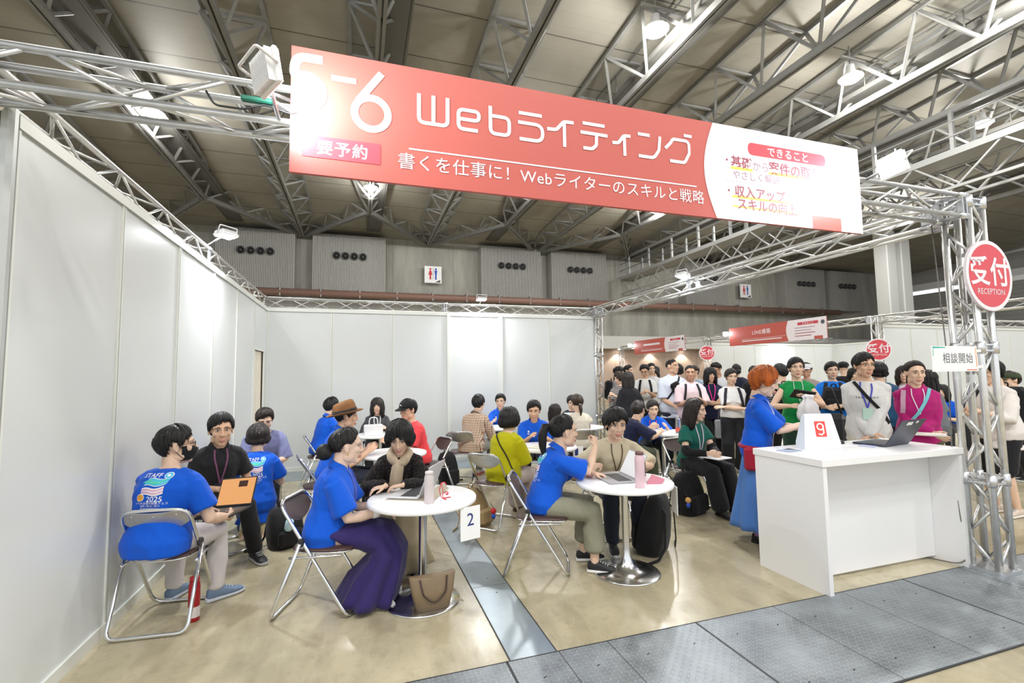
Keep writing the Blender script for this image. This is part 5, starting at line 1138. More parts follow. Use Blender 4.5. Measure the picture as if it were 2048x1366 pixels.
def floor_pack(loc, a, label, col, w=.3, h=.46, d=.2, tilt=8, straps=True, parts=()):
    r = empty('backpack', loc, rad(a)); fm = fabric(col) if col != '15151700' else None; m = MB(); n = 28; rg = []
    for z, k, dd in ((0, .86, .92), (.02, .98, 1.0), (.12, 1.03, 1.08), (.26, 1.0, .98), (.38, .88, .76), (.44, .66, .5), (.46, .2, .15)):
        q = z/.46; rg.append([(d/2*dd*math.copysign(abs(math.cos(t))**.6, math.cos(t))-q*h*math.tan(rad(tilt)), w/2*k*math.copysign(abs(math.sin(t))**.6, math.sin(t)), q*h) for t in [2*PI*j/n for j in range(n)]])
    m.rings(rg); m.build('pack_body', fm, r); m = MB(); m.box((d*.5-.02*h, 0, h*.27), (.06, w*.76, h*.42), bev=.025, M=rotm('Y', -tilt*.6)); m.build('front_pocket', fm, r)
    x = -math.tan(rad(tilt))*h; m = MB(); m.path(fillet([(x+.0, .035, h-.02), (x, .035, h+.05), (x, -.035, h+.05), (x, -.035, h-.02)], .03), .008, 6); m.build('carry_loop', fm, r)
    if straps:
        for s in (1, -1): m = MB(); m.path([p for p in fillet([(x-.03, s*.07, h*.9), (x*.6-d*.55, s*.1, h*.72), (-d*.75, s*.13, h*.2), (-d*.6, s*.2, .012), (-d*.4, s*.32, .01)], .06)], .014, 8, sx=.4); m.build('shoulder_strap', fm, r)
    return tag(r, label, 'backpack', 'bags on the floor')
floor_pack((2.40, 3.60, 0), 125, 'large black backpack on the floor beside the right front table', '121214', .34, .5, .22)
floor_pack((3.46, 4.42, 0), -70, 'black rucksack with carry loop on the floor beside the person in dark green', '131315', .38, .44, .24)
floor_pack((1.22, 6.72, 0), -60, 'black backpack leaning by the chair of the plaid shirted person', '17181b', .3, .46, .18)
floor_pack((1.18, 4.83, 0), -50, 'slumped beige backpack on the floor behind the yellow-green person\'s chair', 'a58c62', .28, .36, .2, 16)
p_ = floor_pack((-.62, 4.86, 0), -60, 'black backpack with a pale bottle in its side pocket, behind the black polo person\'s shoe', '151517', .3, .34, .22, 14)
m = MB(); m.lathe([(.03, 0), (.034, .01), (.034, .09), (.02, .1), (.004, .1)], 18, M=rotm('Y', 25), c=(.1, -.03, .17)); m.build('pocket_bottle', mat('pale_blue_plastic', srgb('bfe0ea'), .3), p_)
for loc, lb in (((1.30, 4.70, .13), 'small red and blue round charm hanging from the beige backpack'), ((3.27, 4.22, .17), 'small tan, red and blue round charm hanging on the black rucksack')):
    r = empty('bag_charm', loc); m = MB(); m.ell((0, 0, .03), .03, 14); m.build('charm_head', mat('charm_red' if loc[0] < 2 else 'charm_tan', srgb('c8202c' if loc[0] < 2 else 'd2a35a'), .5), r); m = MB(); m.ell((0, 0, -.02), (.022, .022, .03), 12); m.build('charm_body', mat('charm_blue', srgb('2450c0'), .5), r); m = MB(); m.tube((0, 0, .05), (-.03, .02, .12), .003, 6); m.build('cord', BLACKP, r); tag(r, lb, 'charm')
laptop((3.27, 6.86, TZ), -98, 'open black laptop with a pale screen before the person in cream', '26272b', 104, screen='dfe6ea'); table(3.4, 6.98, 'white round table carrying the open black laptop, before the person in cream'); number_card((3.30, 6.60, .67), -100, '', 'white number card hanging from the table with the open black laptop')
# chairs
chair(-1.155, 3.70, 84, 'brown seated chrome folding chair under the STAFF shirted person, leftmost in front')
chair(-.20, 3.50, -18, 'chrome folding chair of the person in the long purple skirt')
chair(1.38, 3.60, -24, 'chrome folding chair of the blue shirted person at the right front table')
chair(1.44, 6.93, 70, 'chrome folding chair with a bare metal back under the plaid shirted person')
chair(1.36, 4.86, 42, 'chrome folding chair under the yellow-green blouse')
chair(3.68, 4.72, -82, 'folding chair under the person in dark green writing on a pad')
chair(-1.17, 4.94, -66, 'folding chair under the person in the black polo')
chair(-1.08, 6.28, -82, 'folding chair under the bent person by the curtain')
chair(.33, 4.06, -95, 'folding chair behind the front table under the person with the beige scarf')
chair(-.5, 7.3, 8, 'folding chair of the farthest left blue shirt, by the back wall')
chair(-.35, 5.35, 12, 'folding chair under the person in the tan hat')
chair(.86, 6.12, 200, 'dark backed folding chair behind the red shirt')
chair(.28, 7.95, -92, 'folding chair under the person in dark grey, against the back wall')
chair(2.28, 4.12, -102, 'folding chair under the cream shirted person')
chair(2.3, 6.05, -112, 'folding chair under the staff person behind the yellow-green person')
chair(2.35, 8.1, -110, 'folding chair under the staff person beyond the plaid shirt')
chair(3.58, 5.8, -4, 'folding chair under the bent person in navy'); chair(4.3, 6.5, -104, 'folding chair under the staff person at the middle back table')
chair(2.98, 7.1, -20, 'folding chair under the small person in lavender'); chair(3.1, 6.42, 80, 'folding chair under the person in cream with a low ponytail')
chair(10.0, 5.75, -160, 'folding chair of the blue clad person far behind, right of the magenta jacket'); chair(11.2, 5.9, -160, 'folding chair of the floral topped person far behind the truss post')
BL = '0858d0'; BK = '1d1d20'
W = lambda *a: ('w',)+a
ORANGE_SCR = mat('screen_page', (.02, .02, .02), .2, emit=srgb('d99a5c'), estr=.75)
# --- seated in the booth, front row
person('person in blue STAFF t-shirt seen from behind, seated front left, holding a laptop', (-1.2, 3.6), 73, 'sit', 1.58, 1.06, seat=.425, lean=13, look=(-52, -2), lh=W(-1.06, 3.96, .575), rh=W(-.87, 3.83, .565), lhand='grip', rhand='grip', rpalm=(0, -.9, -.4), lf=W(-1.22, 3.98), rf=W(-.93, 3.86), footyaw={1: -8, -1: -28},
       top=(BL,), sleeve=.72, loose=.012, hem=-.1, bottom=('d6cfce', 'slim'), hair=('short', 'black', None), shoe=('6f84a0', 'c9ccd6'), extras=(shirt_print('staff', .18, .715), face_mask(), glasses('3a1e1a'), lanyard('1d7f78', .4)))
person('person in black polo shirt facing the camera, seated by the left wall', (-1.2, 4.86), -64, 'sit', 1.58, .98, hsc=1.08, seat=.42, lean=11, look=(-6, 4), lh=W(-.95, 4.72, .62), rh=W(-1.12, 4.62, .6), lf=W(-.82, 4.56), rf=W(-1.1, 4.5), top=(BK,), sleeve=.68, collar=1, loose=.008, bottom=('161618', 'straight'), hair=('short', 'black', None), shoe=('1c1c1e', 'b8b8b8', 'sneaker'), skin=1, extras=(lanyard('7a4a6a', .35, ('2a2f3a',)),))
person('person in blue STAFF t-shirt kneeling with back to the camera, brown bob', (-.97, 5.36), 96, 'kneel', 1.6, .98, 1, lean=12, look=(-4, 8), lh=(.36, .14, .5), rh=(.36, -.14, .5), top=(BL,), sleeve=.7, loose=.02, hem=-.32, bottom=('5a6b86', 'straight'), hair=('bobcut', 'soft', None), shoe=('a08a5c', 'c9b98e'), extras=(shirt_print('staff', .175, .66),))
person('person in navy and lavender sweater bending forward in front of the curtain', (-1.05, 6.3), -84, 'sit', 1.6, 1.0, seat=.43, lean=26, look=(8, 24), lh=(.36, .12, .6), rh=(.36, -.1, .6), top=('8186ae',), sleeve=.95, loose=.02, bottom=('23242c', 'straight'), hair=('short', 'dark', None), shoe=('2a2a2c', '999999'))
person('person in blue polo and long purple skirt, low bun, seated front center', (-.2, 3.53), -8, 'sit', 1.52, 1.08, 1, seat=.41, lean=11, look=(16, 3), lh=W(.17, 3.52, .60), rh=W(.15, 3.42, .605), lhand=('relax', (.8, -.6, -.2)), rhand=('relax', (.85, .5, -.25)), lpalm=(0, .5, .8), rpalm=(0, -.4, .8), lf=(.31, .1), rf=(.28, -.1), top=(BL,), sleeve=.82, collar=1, loose=.022, hem=-.12, bottom=('31265f', 'seatskirt', 'plain', .035), hair=('tied', 'black', 'bun'), shoe=('d8d4cf', 'f0f0f0'), skin=2,
       extras=(lanyard('5b63c0', .3, ('e9e6ea', .09, .12)), lambda F, o, M: [(lambda b: (b.ell((.0, s*.088, -.042), .007, 8), b.xf(M), b.build('earring', mat('gold', srgb('d9b45a'), .25, 1), o)))(MB()) for s in (1, -1)], lambda F, o, M: (lambda b: (b.path([F.W[-1]+unit(F.E[-1]-F.W[-1])*.02, F.W[-1]+unit(F.E[-1]-F.W[-1])*.06], .034, 14), b.build('wristband', PAPER, o)))(MB())))
def scarf(F, o, M):
    p, f, la, up = F.TFr(1.04); b = MB(); b.path([p+la*.072*math.cos(a)+f*(.078*math.sin(a)+.012)+up*(.012*math.sin(3*a)-.03*max(0, math.sin(a))) for a in [2*PI*j/22 for j in range(22)]], [.034+.005*math.sin(5*j) for j in range(22)], 12, closed=True)
    P = []; 
    for t, l in ((.97, .0), (.9, -.01), (.75, -.02), (.55, -.028), (.4, -.02)): q, n = surf(F, l, t, True, .022); P.append(q)
    b.path(P, [.036, .046, .05, .054, .058], 14, sx=.5, up=f); vs = np.array(b.v); b.v = [tuple(v+.004*V3((noise.noise(Vector((v[0]*40, v[1]*90, v[2]*16))),)*3)) for v in vs]; b.build('scarf', mat('beige_scarf', srgb('c9b59a'), .85, bump=(70, .4, (1, 1, .3)), var=(30, .2, (1, 1, .3))), o)
person('person in black lace-sleeved top and beige scarf typing, black bob', (.33, 4.02), -98, 'sit', 1.53, 1.0, 1, seat=.42, lean=17, look=(-4, 26), lh=W(.31, 3.57, .735), rh=W(.19, 3.60, .735), lhand=('type', (-.1, -1, -.12)), rhand=('type', (.35, -1, -.12)), lpalm=(0, .1, 1), rpalm=(0, -.1, 1), lpole=(-.3, .8, -.5), rpole=(-.3, -.8, -.5), lf=(.26, .12), rf=(.22, -.12), top=('17171a', 'lace'), sleeve=1.9, loose=.014, hem=-.1, bottom=('b9aa8c', 'seatskirt', 'plain', .1), hair=('bob', 'black', None), shoe=('3a3330', '2a2a2a'), extras=(scarf,))
person('person in blue polo with black ponytail resting chin on hand at the front table', (1.42, 3.62), -14, 'sit', 1.54, .94, 1, hsc=1.06, seat=.425, lean=17, look=(14, 0), lh=W(1.79, 3.47, .73), rh=W(1.83, 3.50, .93), lhand=('type', (1, -.35, -.15)), rhand=('fist', (.1, .25, 1)), lpalm=(0, .1, 1), rpalm=(.6, -.8, 0), rpole=(.15, -.5, -.9), lpole=(-.2, .7, -.6), lf=W(1.76, 3.62), rf=W(1.74, 3.38), footyaw=-6, top=(BL,), sleeve=.86, collar=1, loose=.022, hem=-.2, bottom=('8d8b78', 'cropped'), hair=('tied', 'black', 'pony'), shoe=('17171a', 'e6e2de'), skin=0,
       extras=(shirt_print('staff', .2), lambda F, o, M: (lambda b: (b.path([F.W[1]+unit(F.E[1]-F.W[1])*.02, F.W[1]+unit(F.E[1]-F.W[1])*.035], .03, 14), b.build('bracelet', mat('pink_band', srgb('e08a98'), .5), o)))(MB())))
person('person in cream t-shirt with wavy black hair facing the camera at the front table', (2.27, 4.03), -104, 'sit', 1.58, .98, hsc=1.06, seat=.42, lean=19, look=(2, 8), lh=W(2.27, 3.56, .745), rh=W(1.98, 3.70, .735), lhand=('grip', (-.2, -1, .05)), rhand=('relax', (.55, -.75, -.1)), lpole=(-.2, .9, -.5), rpole=(-.2, -.9, -.5), lpalm=(0, .7, .7), rpalm=(0, -.3, 1), lf=(.30, .14), rf=(.34, -.1), top=('d3c7ab',), sleeve=.92, loose=.03, bottom=('1e2230', 'straight'), hair=('fluffy', 'black', None), shoe=('1b1b1d', 'b9b9b9', 'x'),
       extras=(lanyard('5a4634', .42, ('e9e9ee', .09, .06), .008), lambda F, o, M: (lambda b: (b.path([F.W[-1]+unit(F.E[-1]-F.W[-1])*.05, F.W[-1]+unit(F.E[-1]-F.W[-1])*.075], .033, 14), b.build('wristband', mat('pink_band', srgb('e08a98'), .5), o)))(MB())))
# --- seated behind
person('person in blue shirt wearing a tan felt hat, seated behind the purple skirt', (-.28, 5.36), 6, 'sit', 1.64, 1.0, seat=.43, lean=14, look=(2, 6), lh=(.38, .12, .74), rh=(.36, -.12, .74), top=(BL,), sleeve=.75, collar=1, loose=.014, bottom=('2c3140', 'straight'), hair=('short', 'black', None), extras=(fedora(), lanyard('b06a7a', .4)), skin=1)
person('person in blue shirt with back turned, farthest left at the back wall', (-.5, 7.3), 32, 'sit', 1.62, 1.0, seat=.43, lean=13, look=(10, 5), lh=(.4, .12, .74), rh=(.36, -.12, .74), top=(BL,), sleeve=.75, collar=1, loose=.014, bottom=('1f2430', 'straight'), hair=('short', 'black', None))
person('person in dark grey sweater with white lanyard, facing the camera at the back wall', (.28, 7.93), -92, 'sit', 1.55, .98, 1, seat=.42, lean=9, look=(-6, 4), lh=(.36, .14, .73), rh=(.36, -.14, .73), top=('434346',), sleeve=1.85, loose=.016, bottom=('2a2a2e', 'straight'), hair=('fringe_long', 'soft', None), extras=(lanyard('dfe0e4', .45),))
person('person in red t-shirt and black cap, seated in front of the white back wall', (.72, 6.1), 192, 'sit', 1.62, 1.04, seat=.43, lean=12, look=(22, 8), lh=(.38, .12, .73), rh=(.34, -.12, .72), top=('e8454c',), sleeve=.78, loose=.02, bottom=('1c1c1f', 'straight'), hair=('short', 'black', None), skin=1, extras=(cap('17171a', 'e8e8ea'), lanyard('d8a0b0', .5)))
person('person in brown and cream plaid shirt with back to the camera', (1.58, 6.9), 46, 'sit', 1.66, 1.05, seat=.43, lean=21, look=(12, 4), lh=(.42, .12, .74), rh=(.42, -.1, .74), top=('d9cdb8', 'plaid'), sleeve=1.8, collar=1, loose=.016, hem=-.14, bottom=('8b8b80', 'straight'), hair=('short', 'black', None), shoe=('c8c4c0', 'c85a4a'))
person('person in blue shirt facing the camera beyond the plaid shirt', (2.40, 8.08), -112, 'sit', 1.55, 1.0, seat=.43, lean=14, look=(-4, 2), lh=(.4, .12, .74), rh=(.4, -.12, .74), top=(BL,), sleeve=.78, collar=1, loose=.014, bottom=('222733', 'straight'), hair=('short', 'black', None), extras=(shirt_print('mark', .26, .7),))
person('person in yellow-green blouse with black bob and shoulder strap, seen from behind', (1.46, 4.85), 38, 'sit', 1.5, 1.05, 1, seat=.42, lean=12, look=(-10, 4), lh=(.34, .1, .62), rh=(.33, -.1, .6), top=('b2ad00',), sleeve=.98, loose=.034, hem=-.16, bottom=('bdb0ae', 'wide'), hair=('bob', 'black', None), shoe=('6a4a34', '4a3528'), extras=(strap([(.10, 1.0), (.03, .8), (-.08, .5), (-.17, .15)], .014, '2e2420', 'bag_strap', False),))
person('person in blue shirt facing the camera behind the yellow-green blouse', (2.26, 6.04), -112, 'sit', 1.55, 1.0, seat=.43, lean=20, look=(-2, 10), lh=(.44, .16, .735), rh=(.42, -.06, .735), lhand='relax', top=(BL,), sleeve=.82, collar=1, loose=.018, bottom=('222733', 'straight'), hair=('short', 'black', None), skin=1, extras=(shirt_print('mark', .26, .7),))
person('small person in lavender top with long dark hair and fringe, in profile', (2.95, 7.1), -14, 'sit', 1.24, .85, 1, seat=.42, lean=6, look=(4, 4), top=('b7a3d4',), sleeve=.8, loose=.012, bottom=('6b6480', 'straight'), hair=('fringe_long', 'dark', None))
person('person in sleeveless cream top with brown low ponytail, seen from behind', (3.1, 6.38), 86, 'sit', 1.58, .96, 1, seat=.43, lean=8, look=(0, 6), lh=(.36, .12, .74), rh=(.36, -.12, .74), top=('d6cdbb',), sleeve=.16, loose=.018, bottom=('4a4640', 'straight'), hair=('tied', 'brown', 'lowpony'), extras=(lambda F, o, M: (lambda b: (b.ell((-.12, 0, -.03), (.02, .024, .016), 10), b.xf(M), b.build('hair_clip', mat('pearl_clip', srgb('e8dcd0'), .3), o)))(MB()),))
person('person with dark hair mostly hidden behind the cream sleeveless top', (3.72, 8.0), -110, 'sit', 1.5, .95, 1, seat=.40, lean=16, look=(0, 10), top=('3a3a44',), sleeve=.7, bottom=('2a2a2e', 'straight'), hair=('short', 'dark', None), res='lo')
person('person in navy t-shirt leaning on the table with face turned away', (3.46, 5.8), -4, 'sit', 1.52, 1.08, seat=.42, lean=27, look=(34, 8), lh=W(4.0, 5.95, .73), rh=W(3.9, 5.56, .73), rpole=(-.2, -.8, -.5), top=('171c3a',), sleeve=.95, loose=.028, bottom=('474c3a', 'straight'), hair=('short', 'soft', None), shoe=('8a4a3a', '5a4038'), extras=(lambda F, o, M: (lambda b: (b.box((F.hip[0]-.02, F.hip[1]-.2, F.hip[2]-.16), (.22, .06, .2), bev=.02), b.build('hip_bag', fabric('1f62b8'), o)))(MB()),))
person('person in blue shirt with red lanyard writing at the middle back table', (4.32, 6.42), -112, 'sit', 1.5, .98, seat=.40, lean=26, look=(0, 10), lh=(.48, .14, .735), rh=(.46, -.1, .74), rhand='pinch', top=(BL,), sleeve=.9, collar=1, loose=.018, bottom=('222733', 'straight'), hair=('short', 'soft', None), skin=0, extras=(lanyard('d0455a', .45),))
person('person in dark green top with long dark hair, writing on a pad', (3.68, 4.66), -82, 'sit', 1.57, .96, 1, seat=.43, lean=7, look=(34, 6), lh=(.36, .02, .63), rh=(.32, -.09, .64), lhand='pinch', rhand='relax', lpole=(-.4, .7, -.6), rpole=(-.4, -.7, -.6), lf=W(3.91, 4.27), rf=W(3.66, 4.2), top=('0d5b50',), sleeve=.55, loose=.006, hem=-.1, bottom=('19191c', 'wide'), hair=('long', 'dark', None), shoe=('1b1b1d', '1a1a1a', 'x'), extras=(arm_cover('19191c'), lanyard('cfc6d8', .22, ('e6e8ee', .1, .14))))
slab('writing_pad', (3.69, 4.31, .595), (.3, .22, .012), -78, 'white writing pad on the lap of the person in dark green', 'pad', 'f0f0f2')
lp = laptop((-.93, 3.95, .555), 0, 'black laptop with an orange page, held by the STAFF shirted person', '26262a', 118, .31, .215, scr=ORANGE_SCR); lp.rotation_euler = (rad(6), rad(4), rad(-118)); m = MB(); m.box((.0022, .045, .165), (.0008, .075, .045)); m.xf(Matrix.Translation((-.1075, 0, .016))@Matrix.Rotation(rad(-28), 4, 'Y')); m.build('page_picture', mat('page_dark', srgb('4a2a1c'), .4), [c for c in lp.children if c.name.startswith('lid')][0])
# --- standing at the counter and in the aisle
def waist_bag(F, o, M):
    b = MB(); p, f, la, up = F.TFr(.08); b.path([p+la*.17*math.cos(a)+f*(.126*math.sin(a)-.01) for a in [2*PI*j/28 for j in range(28)]], .02, 8, closed=True, sx=1., up=(0, 0, 1)); w = b.build('waist_belt', fabric('a01d35'), o); b = MB(); b.box(p-la*.19-up*.09+f*.03, (.2, .06, .2), bev=.02); b.build('waist_pouch', fabric('a01d35'), w)
person('person with short orange hair in blue polo standing behind the counter, facing right', (3.48, 3.5), -54, 'stand', 1.54, .9, 1, hsc=1.1, lean=7, look=(10, 14), lh=W(3.84, 3.30, 1.0), rh=W(3.72, 3.2, 1.06), lhand='grip', rhand='fist', rpole=(-.7, -.5, -.5), lpole=(-.4, .8, -.5), top=(BL,), sleeve=.9, collar=1, loose=.02, hem=-.3, bottom=('4d7bc2', 'skirt', 'plain', .13, .27), hair=('pixie', 'orange', None), shoe=('1d1b1d', '141414', 'x'), skin=2, extras=(lanyard('e8eaf2', .1, None, .008), waist_bag, lambda F, o, M: (lambda b: ([b.path([F.A[s]+V3((0, 0, .16)), F.A[s]+V3((0, 0, -.01))], [.046, .04], 12) for s in (1, -1)], b.build('socks', fabric('a878b8'), o)))(MB())))
slab('smartphone', (3.80, 3.22, 1.045), (.15, .075, .01), -20, 'black smartphone in the hand of the orange-haired person', 'phone', '18181b')
person('person in sleeveless green tunic holding a black notebook, standing behind the paper bag', (5.28, 4.62), -128, 'stand', 1.68, .98, 1, lean=3, look=(2, -2), lh=(.30, .04, 1.22), rh=(.26, -.12, 1.10), lhand='grip', rhand='grip', lpole=(-.1, .8, -.7), rpole=(-.1, -.8, -.7), top=('0c8a45',), sleeve=.0, loose=.016, hem=-.72, bottom=('1f3a2c', 'wide'), hair=('short', 'black', None), extras=(lanyard('e6e6ea', .55, None, .006),))
slab('notebook_case', (5.09, 4.37, 1.235), (.24, .17, .014), -40, 'black folded notebook held by the person in green', 'notebook', '1c1a1c'); bpy.data.objects['notebook_case'].rotation_euler = (rad(-35), rad(10), rad(-30))
m = MB(); rg = []
for z, k in ((0, .6), (.02, .95), (.06, 1.05), (.1, 1.06), (.14, 1.0), (.18, .9), (.22, .75), (.25, .5), (.27, .42), (.3, .6), (.31, .3)): rg.append([((.13*k+.012*math.sin(a*7))*math.cos(a), (.09*k+.012*math.sin(a*5+1))*math.sin(a), z) for a in [2*PI*j/36 for j in range(36)]])
m.rings(rg); m.v = [tuple(V3(p)*(1+.13*noise.noise(Vector(p)*14)+.08*noise.noise(Vector(p)*31))) for p in m.v]; tag(m.build('cloth_bag', mat('white_cloth_bag', srgb('e2e0e2'), .7, bump=(40, .5)), loc=(5.06, 4.28, .93)), 'bunched white cloth bag hanging from the arm of the person in green', 'bag')
m = MB(); m.box((0, 0, -.3), (.16, .36, .42), bev=.06); tag(m.build('shoulder_bag', mat('black_leather', (.02, .02, .022), .4), loc=(5.42, 4.30, 1.1), rz=.6), 'black leather shoulder bag beside the person in green', 'bag'); m = MB(); m.path(fillet([(0, -.12, -.1), (0, -.03, .22), (0, .03, .22), (0, .12, -.1)], .1), .012, 6); b_ = m.build('bag_strap', mat('black_leather', (.02, .02, .022), .4)); b_.parent = bpy.data.objects['shoulder_bag']
person('person in white sweatshirt with black cross-body strap, hands clasped, behind the counter', (5.06, 3.6), -142, 'stand', 1.69, 1.0, lean=2, look=(26, 3), lh=(.20, -.015, .84), rh=(.18, .02, .88), lpole=(-.7, .4, -.6), rpole=(-.7, -.4, -.6), lhand='grip', rhand='grip', top=('dcdad8',), sleeve=1.9, loose=.018, bottom=('c9c3b4', 'straight'), hair=('short', 'black', None), skin=1, extras=(lanyard('4a4fb4', .5, ('bfe0cf', .085, .12)), strap([(-.10, 1.0), (0, .72), (.12, .42), (.17, .2)], .03, '1a1a1c', 'cross_strap'), shirt_print('TRANSIENT', .17, .70)))
person('person in magenta jacket with a pink rucksack strap, standing behind the laptop', (5.46, 3.38), -140, 'stand', 1.6, 1.04, 1, lean=3, look=(14, 4), lh=(.20, -.06, .92), rh=(.22, .08, .9), lpole=(-.5, .6, -.6), rpole=(-.5, -.6, -.6), top=('b01d70',), sleeve=1.9, collar=1, loose=.014, bottom=('4d4a2e', 'wide'), hair=('tied', 'dark', 'lowpony'), extras=(strap([(.10, 1.0), (.06, .8), (-.02, .5), (-.08, .32)], .028, '78c6cf', 'teal_strap'), strap([(-.105, .97), (-.12, .8), (-.13, .5)], .04, 'c79fb4', 'pink_strap'), lanyard('e8dce4', .5, None, .008)))
slab('notebook', (5.14, 3.1, .90), (.2, .26, .015), 30, 'open cream notebook held by the person in magenta', 'notebook', 'e6e0d8'); bpy.data.objects['notebook.002' if 'notebook.002' in bpy.data.objects else 'notebook'].rotation_euler = (.3, -.4, .6)
person('person in blue t-shirt with a black backpack worn in front, in the aisle', (6.72, 5.26), -138, 'stand', 1.64, 1.0, lean=2, look=(8, 0), lh=(.3, .06, 1.02), rh=(.28, -.1, 1.0), lhand='grip', top=('0e74d8',), sleeve=.85, loose=.026, bottom=('17171a', 'straight'), hair=('short', 'black', None), extras=(backpack('black backpack worn on the chest by the blue t-shirted person', '17181b', .26, .34, .1, .52, True), pack_straps()))
person('person with dark hair and striped top seen from behind, left of the green tunic', (5.85, 5.36), 60, 'stand', 1.62, 1.0, lean=2, look=(30, 2), top=('8b9cb8', 'stripe'), sleeve=.85, loose=.02, bottom=('17171a', 'straight'), hair=('short', 'black', None), extras=(backpack('black backpack worn by the dark haired person left of the green tunic', '131316'),))
person('person in pale blue open shirt with a black sling bag, looking to the right', (5.13, 6.92), -106, 'stand', 1.76, 1.04, lean=1, look=(38, -4), lh=(.1, .22, .98), rh=(.27, -.08, .98), top=('d6dcea',), sleeve=.95, collar=1, loose=.032, hem=-.26, bottom=('1c2334', 'straight'), hair=('crop', 'black', None), skin=1, extras=(strap([(.10, 1.0), (.03, .8), (-.06, .55), (-.15, .3)], .03, '1a1a1c', 'sling_strap'), lambda F, o, M: (lambda b, q: (b.box((0, 0, 0), (.07, .16, .3), bev=.03, M=rotm('X', 28)), b.xf(Matrix.Translation(tuple(q[0]+q[1]*.02))), b.build('sling_bag', fabric('151517'), o)))(MB(), surf(F, .02, .58))))
person('person in pale pink shirt looking at a phone, cropped hair', (5.02, 6.33), -112, 'stand', 1.64, 1.04, lean=2, look=(-12, 4), lh=(.32, .08, 1.10), rh=(.3, -.1, 1.10), lhand='grip', rhand='pinch', top=('dcc6cb',), sleeve=.9, collar=1, loose=.028, hem=-.3, bottom=('50574f', 'wide'), hair=('crop', 'black', None), skin=3, extras=(pack_straps('24242a', .035),))
slab('smartphone', (4.91, 6.03, 1.12), (.15, .075, .01), 66, 'dark smartphone held by the person in pale pink', 'phone', '1a1a1c')
person('person in navy t-shirt with bright pink lanyard, arms folded', (5.65, 6.6), -118, 'stand', 1.6, 1.0, 1, lean=2, look=(4, 3), lh=(.2, -.14, 1.05), rh=(.22, .13, 1.02), lpole=(-.2, .9, -.5), rpole=(-.2, -.9, -.5), top=('161b36',), sleeve=.62, loose=.014, bottom=('1a1a1e', 'straight'), hair=('fringe_long', 'black', None), skin=1, extras=(lanyard('e0479a', .4, None, .014),))
person('person in white t-shirt and wide black trousers with crossed arms', (5.47, 5.93), -124, 'stand', 1.56, 1.0, 1, lean=2, look=(10, 4), lh=(.19, -.15, 1.0), rh=(.21, .13, .98), lpole=(-.2, .9, -.5), rpole=(-.2, -.9, -.5), top=('e4e2e2',), sleeve=.8, loose=.02, hem=.05, bottom=('1b1c20', 'wide'), hair=('short', 'soft', None), extras=(pack_straps('24262c', .04),))
r = empty('tote_bag', (5.62, 6.3, .78), -2.0); m = MB(); m.box((0, 0, -.17), (.1, .26, .3), bev=.02); m.build('bag_body', fabric('aeb0b4'), r); m = MB(); m.path(fillet([(0, -.08, -.03), (0, -.05, .22), (0, .05, .22), (0, .08, -.03)], .06), .009, 6); m.build('handle', fabric('6d6f75'), r); tag(r, 'pale grey tote bag at the side of the navy t-shirted person', 'bag')
person('person in white blouse and black shorts behind the truss post, facing left', (6.45, 3.22), 168, 'stand', 1.6, 1.04, 1, lean=3, look=(-6, 14), lh=(.32, .08, 1.08), rh=(.32, -.08, 1.06), lhand='grip', top=('e3dcd6',), sleeve=1.5, loose=.026, hem=-.28, bottom=('17171a', 'shorts'), hair=('pixie', 'black', None), shoe=('d9c9bb', 'e8e0d8'), extras=(backpack('black backpack of the person in the white blouse, at the right picture edge', '151518'), pack_straps()))
person('person in dark olive cap at the right picture edge', (8.65, 4.1), 150, 'stand', 1.46, 1.0, top=('2e3328',), sleeve=1.8, bottom=('1e1e20', 'straight'), hair=('short', 'dark', None), res='lo', extras=(cap('3c4630'),))
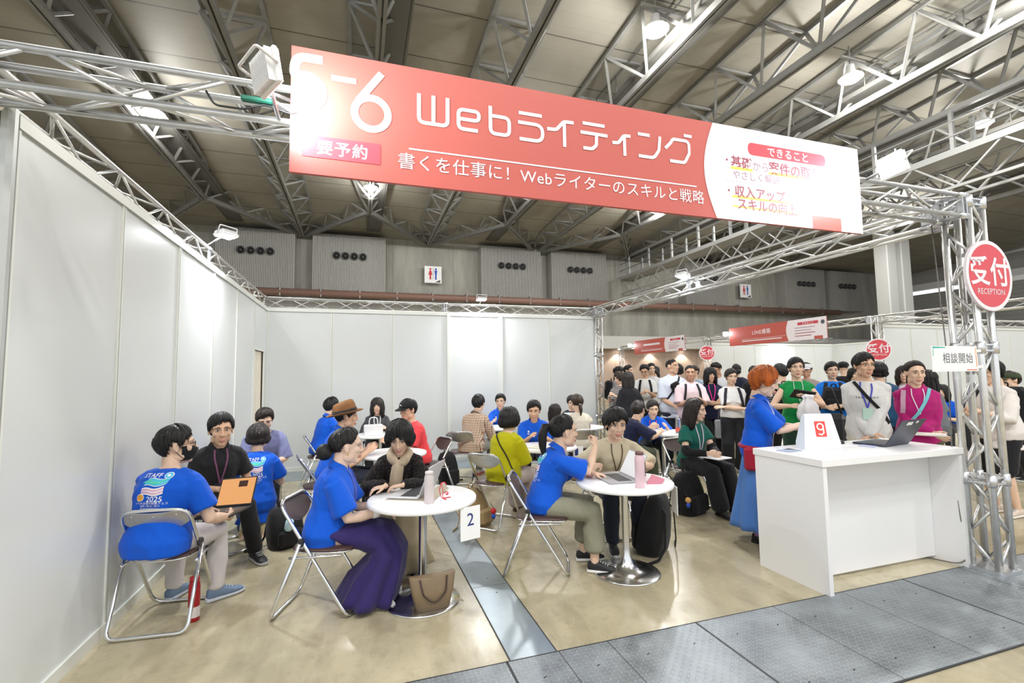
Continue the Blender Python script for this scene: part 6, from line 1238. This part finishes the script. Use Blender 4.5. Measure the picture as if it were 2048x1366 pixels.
# --- the crowd farther back (label, pos, heading, height, top, hair, bottom, more)
for lb, p, h, H, tp, hr, bt, kw in (
 ('person in grey t-shirt with black backpack, beside the rear truss post', (5.42, 9.31), -20, 1.68, ('a9abb0',), ('short', 'black', None), ('1d1d20', 'straight'), dict(look=(20, 18), lh=(.3, .05, 1.1), rh=(.3, -.08, 1.08), extras=(backpack('black backpack of the grey t-shirted person by the rear post', '1a1a1d'),))),
 ('person with short brown hair and striped sleeves, holding a phone', (4.9, 8.22), -150, 1.55, ('d8d0cc', 'stripe'), ('bobcut', 'brown', None), ('4a4a4e', 'wide'), dict(look=(-20, 14), lh=(.3, .05, 1.1), rh=(.3, -.08, 1.08), fem=1)),
 ('person with long wavy dark hair and black jacket, seen from behind', (4.5, 7.27), 70, 1.54, ('1c1c22',), ('long', 'soft', None), ('201c1e', 'wide'), dict(look=(-20, 0), sleeve=1.9, fem=1)),
 ('person in white t-shirt and glasses reading a phone in the crowd', (5.63, 8.5), -120, 1.7, ('e4e4e2',), ('short', 'black', None), ('26262a', 'straight'), dict(look=(-14, 22), lh=(.34, .06, 1.15), rh=(.3, -.1, 1.12), skin=1, extras=(glasses(), pack_straps()))),
 ('person with dark hair between white t-shirt and sling bag, far back', (6.46, 9.5), -110, 1.75, ('d2d2d4',), ('short', 'black', None), ('26262a', 'straight'), {}),
 ('person with dark hair far behind the wavy-haired person', (6.05, 9.9), -60, 1.72, ('46484e',), ('short', 'black', None), ('26262a', 'straight'), {}),
 ('small person with fringe far back, left of the pale blue shirt', (7.17, 10.33), -130, 1.62, ('8d8f96',), ('fringe_long', 'black', None), ('26262a', 'straight'), dict(fem=1)),
 ('person with dark hair partly hidden behind the pale blue shirt', (7.8, 11.2), 60, 1.7, ('b9bcc4',), ('short', 'black', None), ('26262a', 'straight'), {}),
 ('person with black hair directly behind the pale blue shirt', (5.86, 7.7), 70, 1.7, ('2b2b30',), ('bobcut', 'black', None), ('1f1f22', 'straight'), {}),
 ('person in grey-blue top behind the pale pink shirt', (7.1, 8.75), -150, 1.67, ('aab8c8',), ('short', 'brown', None), ('26262a', 'straight'), dict(look=(-20, 0))),
 ('person in white shirt and glasses bending the head behind the navy t-shirt', (6.85, 7.75), -150, 1.72, ('e2e4ec',), ('short', 'black', None), ('2a2c34', 'straight'), dict(look=(-10, 28), lean=10, skin=3, extras=(glasses(),))),
 ('person in dark navy jacket with tied hair, behind the crossed arms', (7.96, 8.43), 60, 1.7, ('181d33',), ('tied', 'black', 'bun'), ('1c1c22', 'straight'), dict(sleeve=1.9)),
 ('person in black with dark hair, left of the orange hair', (7.2, 7.2), 50, 1.62, ('17171b',), ('short', 'black', None), ('17171b', 'straight'), dict(sleeve=1.9)),
 ('person in white cap behind the green tunic', (7.7, 6.5), -150, 1.66, ('9a8f88',), ('short', 'black', None), ('3a3a3e', 'straight'), dict(skin=3, extras=(cap('d9d9dc'),))),
 ('person in black cap and black t-shirt seen from behind, right of the blue t-shirt', (9.2, 6.95), 40, 1.7, ('141416',), ('crop', 'black', None), ('17171b', 'straight'), dict(extras=(cap('17181b', 'b8bac0'),))),
 ('person with short black hair and fringe between black cap and white sweatshirt', (8.9, 6.55), -120, 1.56, ('2a2a30',), ('bob', 'black', None), ('26262a', 'straight'), dict(fem=1)),
 ('person in dark teal t-shirt mostly hidden behind the white sweatshirt', (6.8, 4.62), 60, 1.62, ('1f4a6e',), ('bobcut', 'black', None), ('1f1f22', 'straight'), {}),
 ('person with long hair left of the magenta jacket, holding a brown phone case', (7.7, 4.9), -150, 1.57, ('d8cfd8', 'floral'), ('fringe_long', 'dark', None), ('5a5a60', 'wide'), dict(fem=1, lh=(.3, .05, 1.1), rh=(.3, -.08, 1.08))),
 ('person with long black hair right behind the magenta jacket', (6.95, 4.1), 100, 1.5, ('6d7278',), ('long', 'black', None), ('2a2a2e', 'straight'), dict(fem=1)),
 ('person in blue far behind, between magenta jacket and notice card', (10.0, 5.75), -160, 1.6, (BL,), ('fringe_long', 'black', None), ('2a2a2e', 'straight'), dict(fem=1, pose='sit')),
 ('person in dark floral top far behind the truss post', (11.2, 5.9), -160, 1.6, ('2a2430', 'floral'), ('fringe_long', 'dark', None), ('2a2a2e', 'straight'), dict(fem=1, pose='sit'))):
    kw = {**dict(pose='stand'), **kw}; person(lb, p, h, H=H, top=tp, hair=hr, bottom=bt, res='lo', **{**dict(sleeve=.8, loose=.02), **kw})
flush_people()
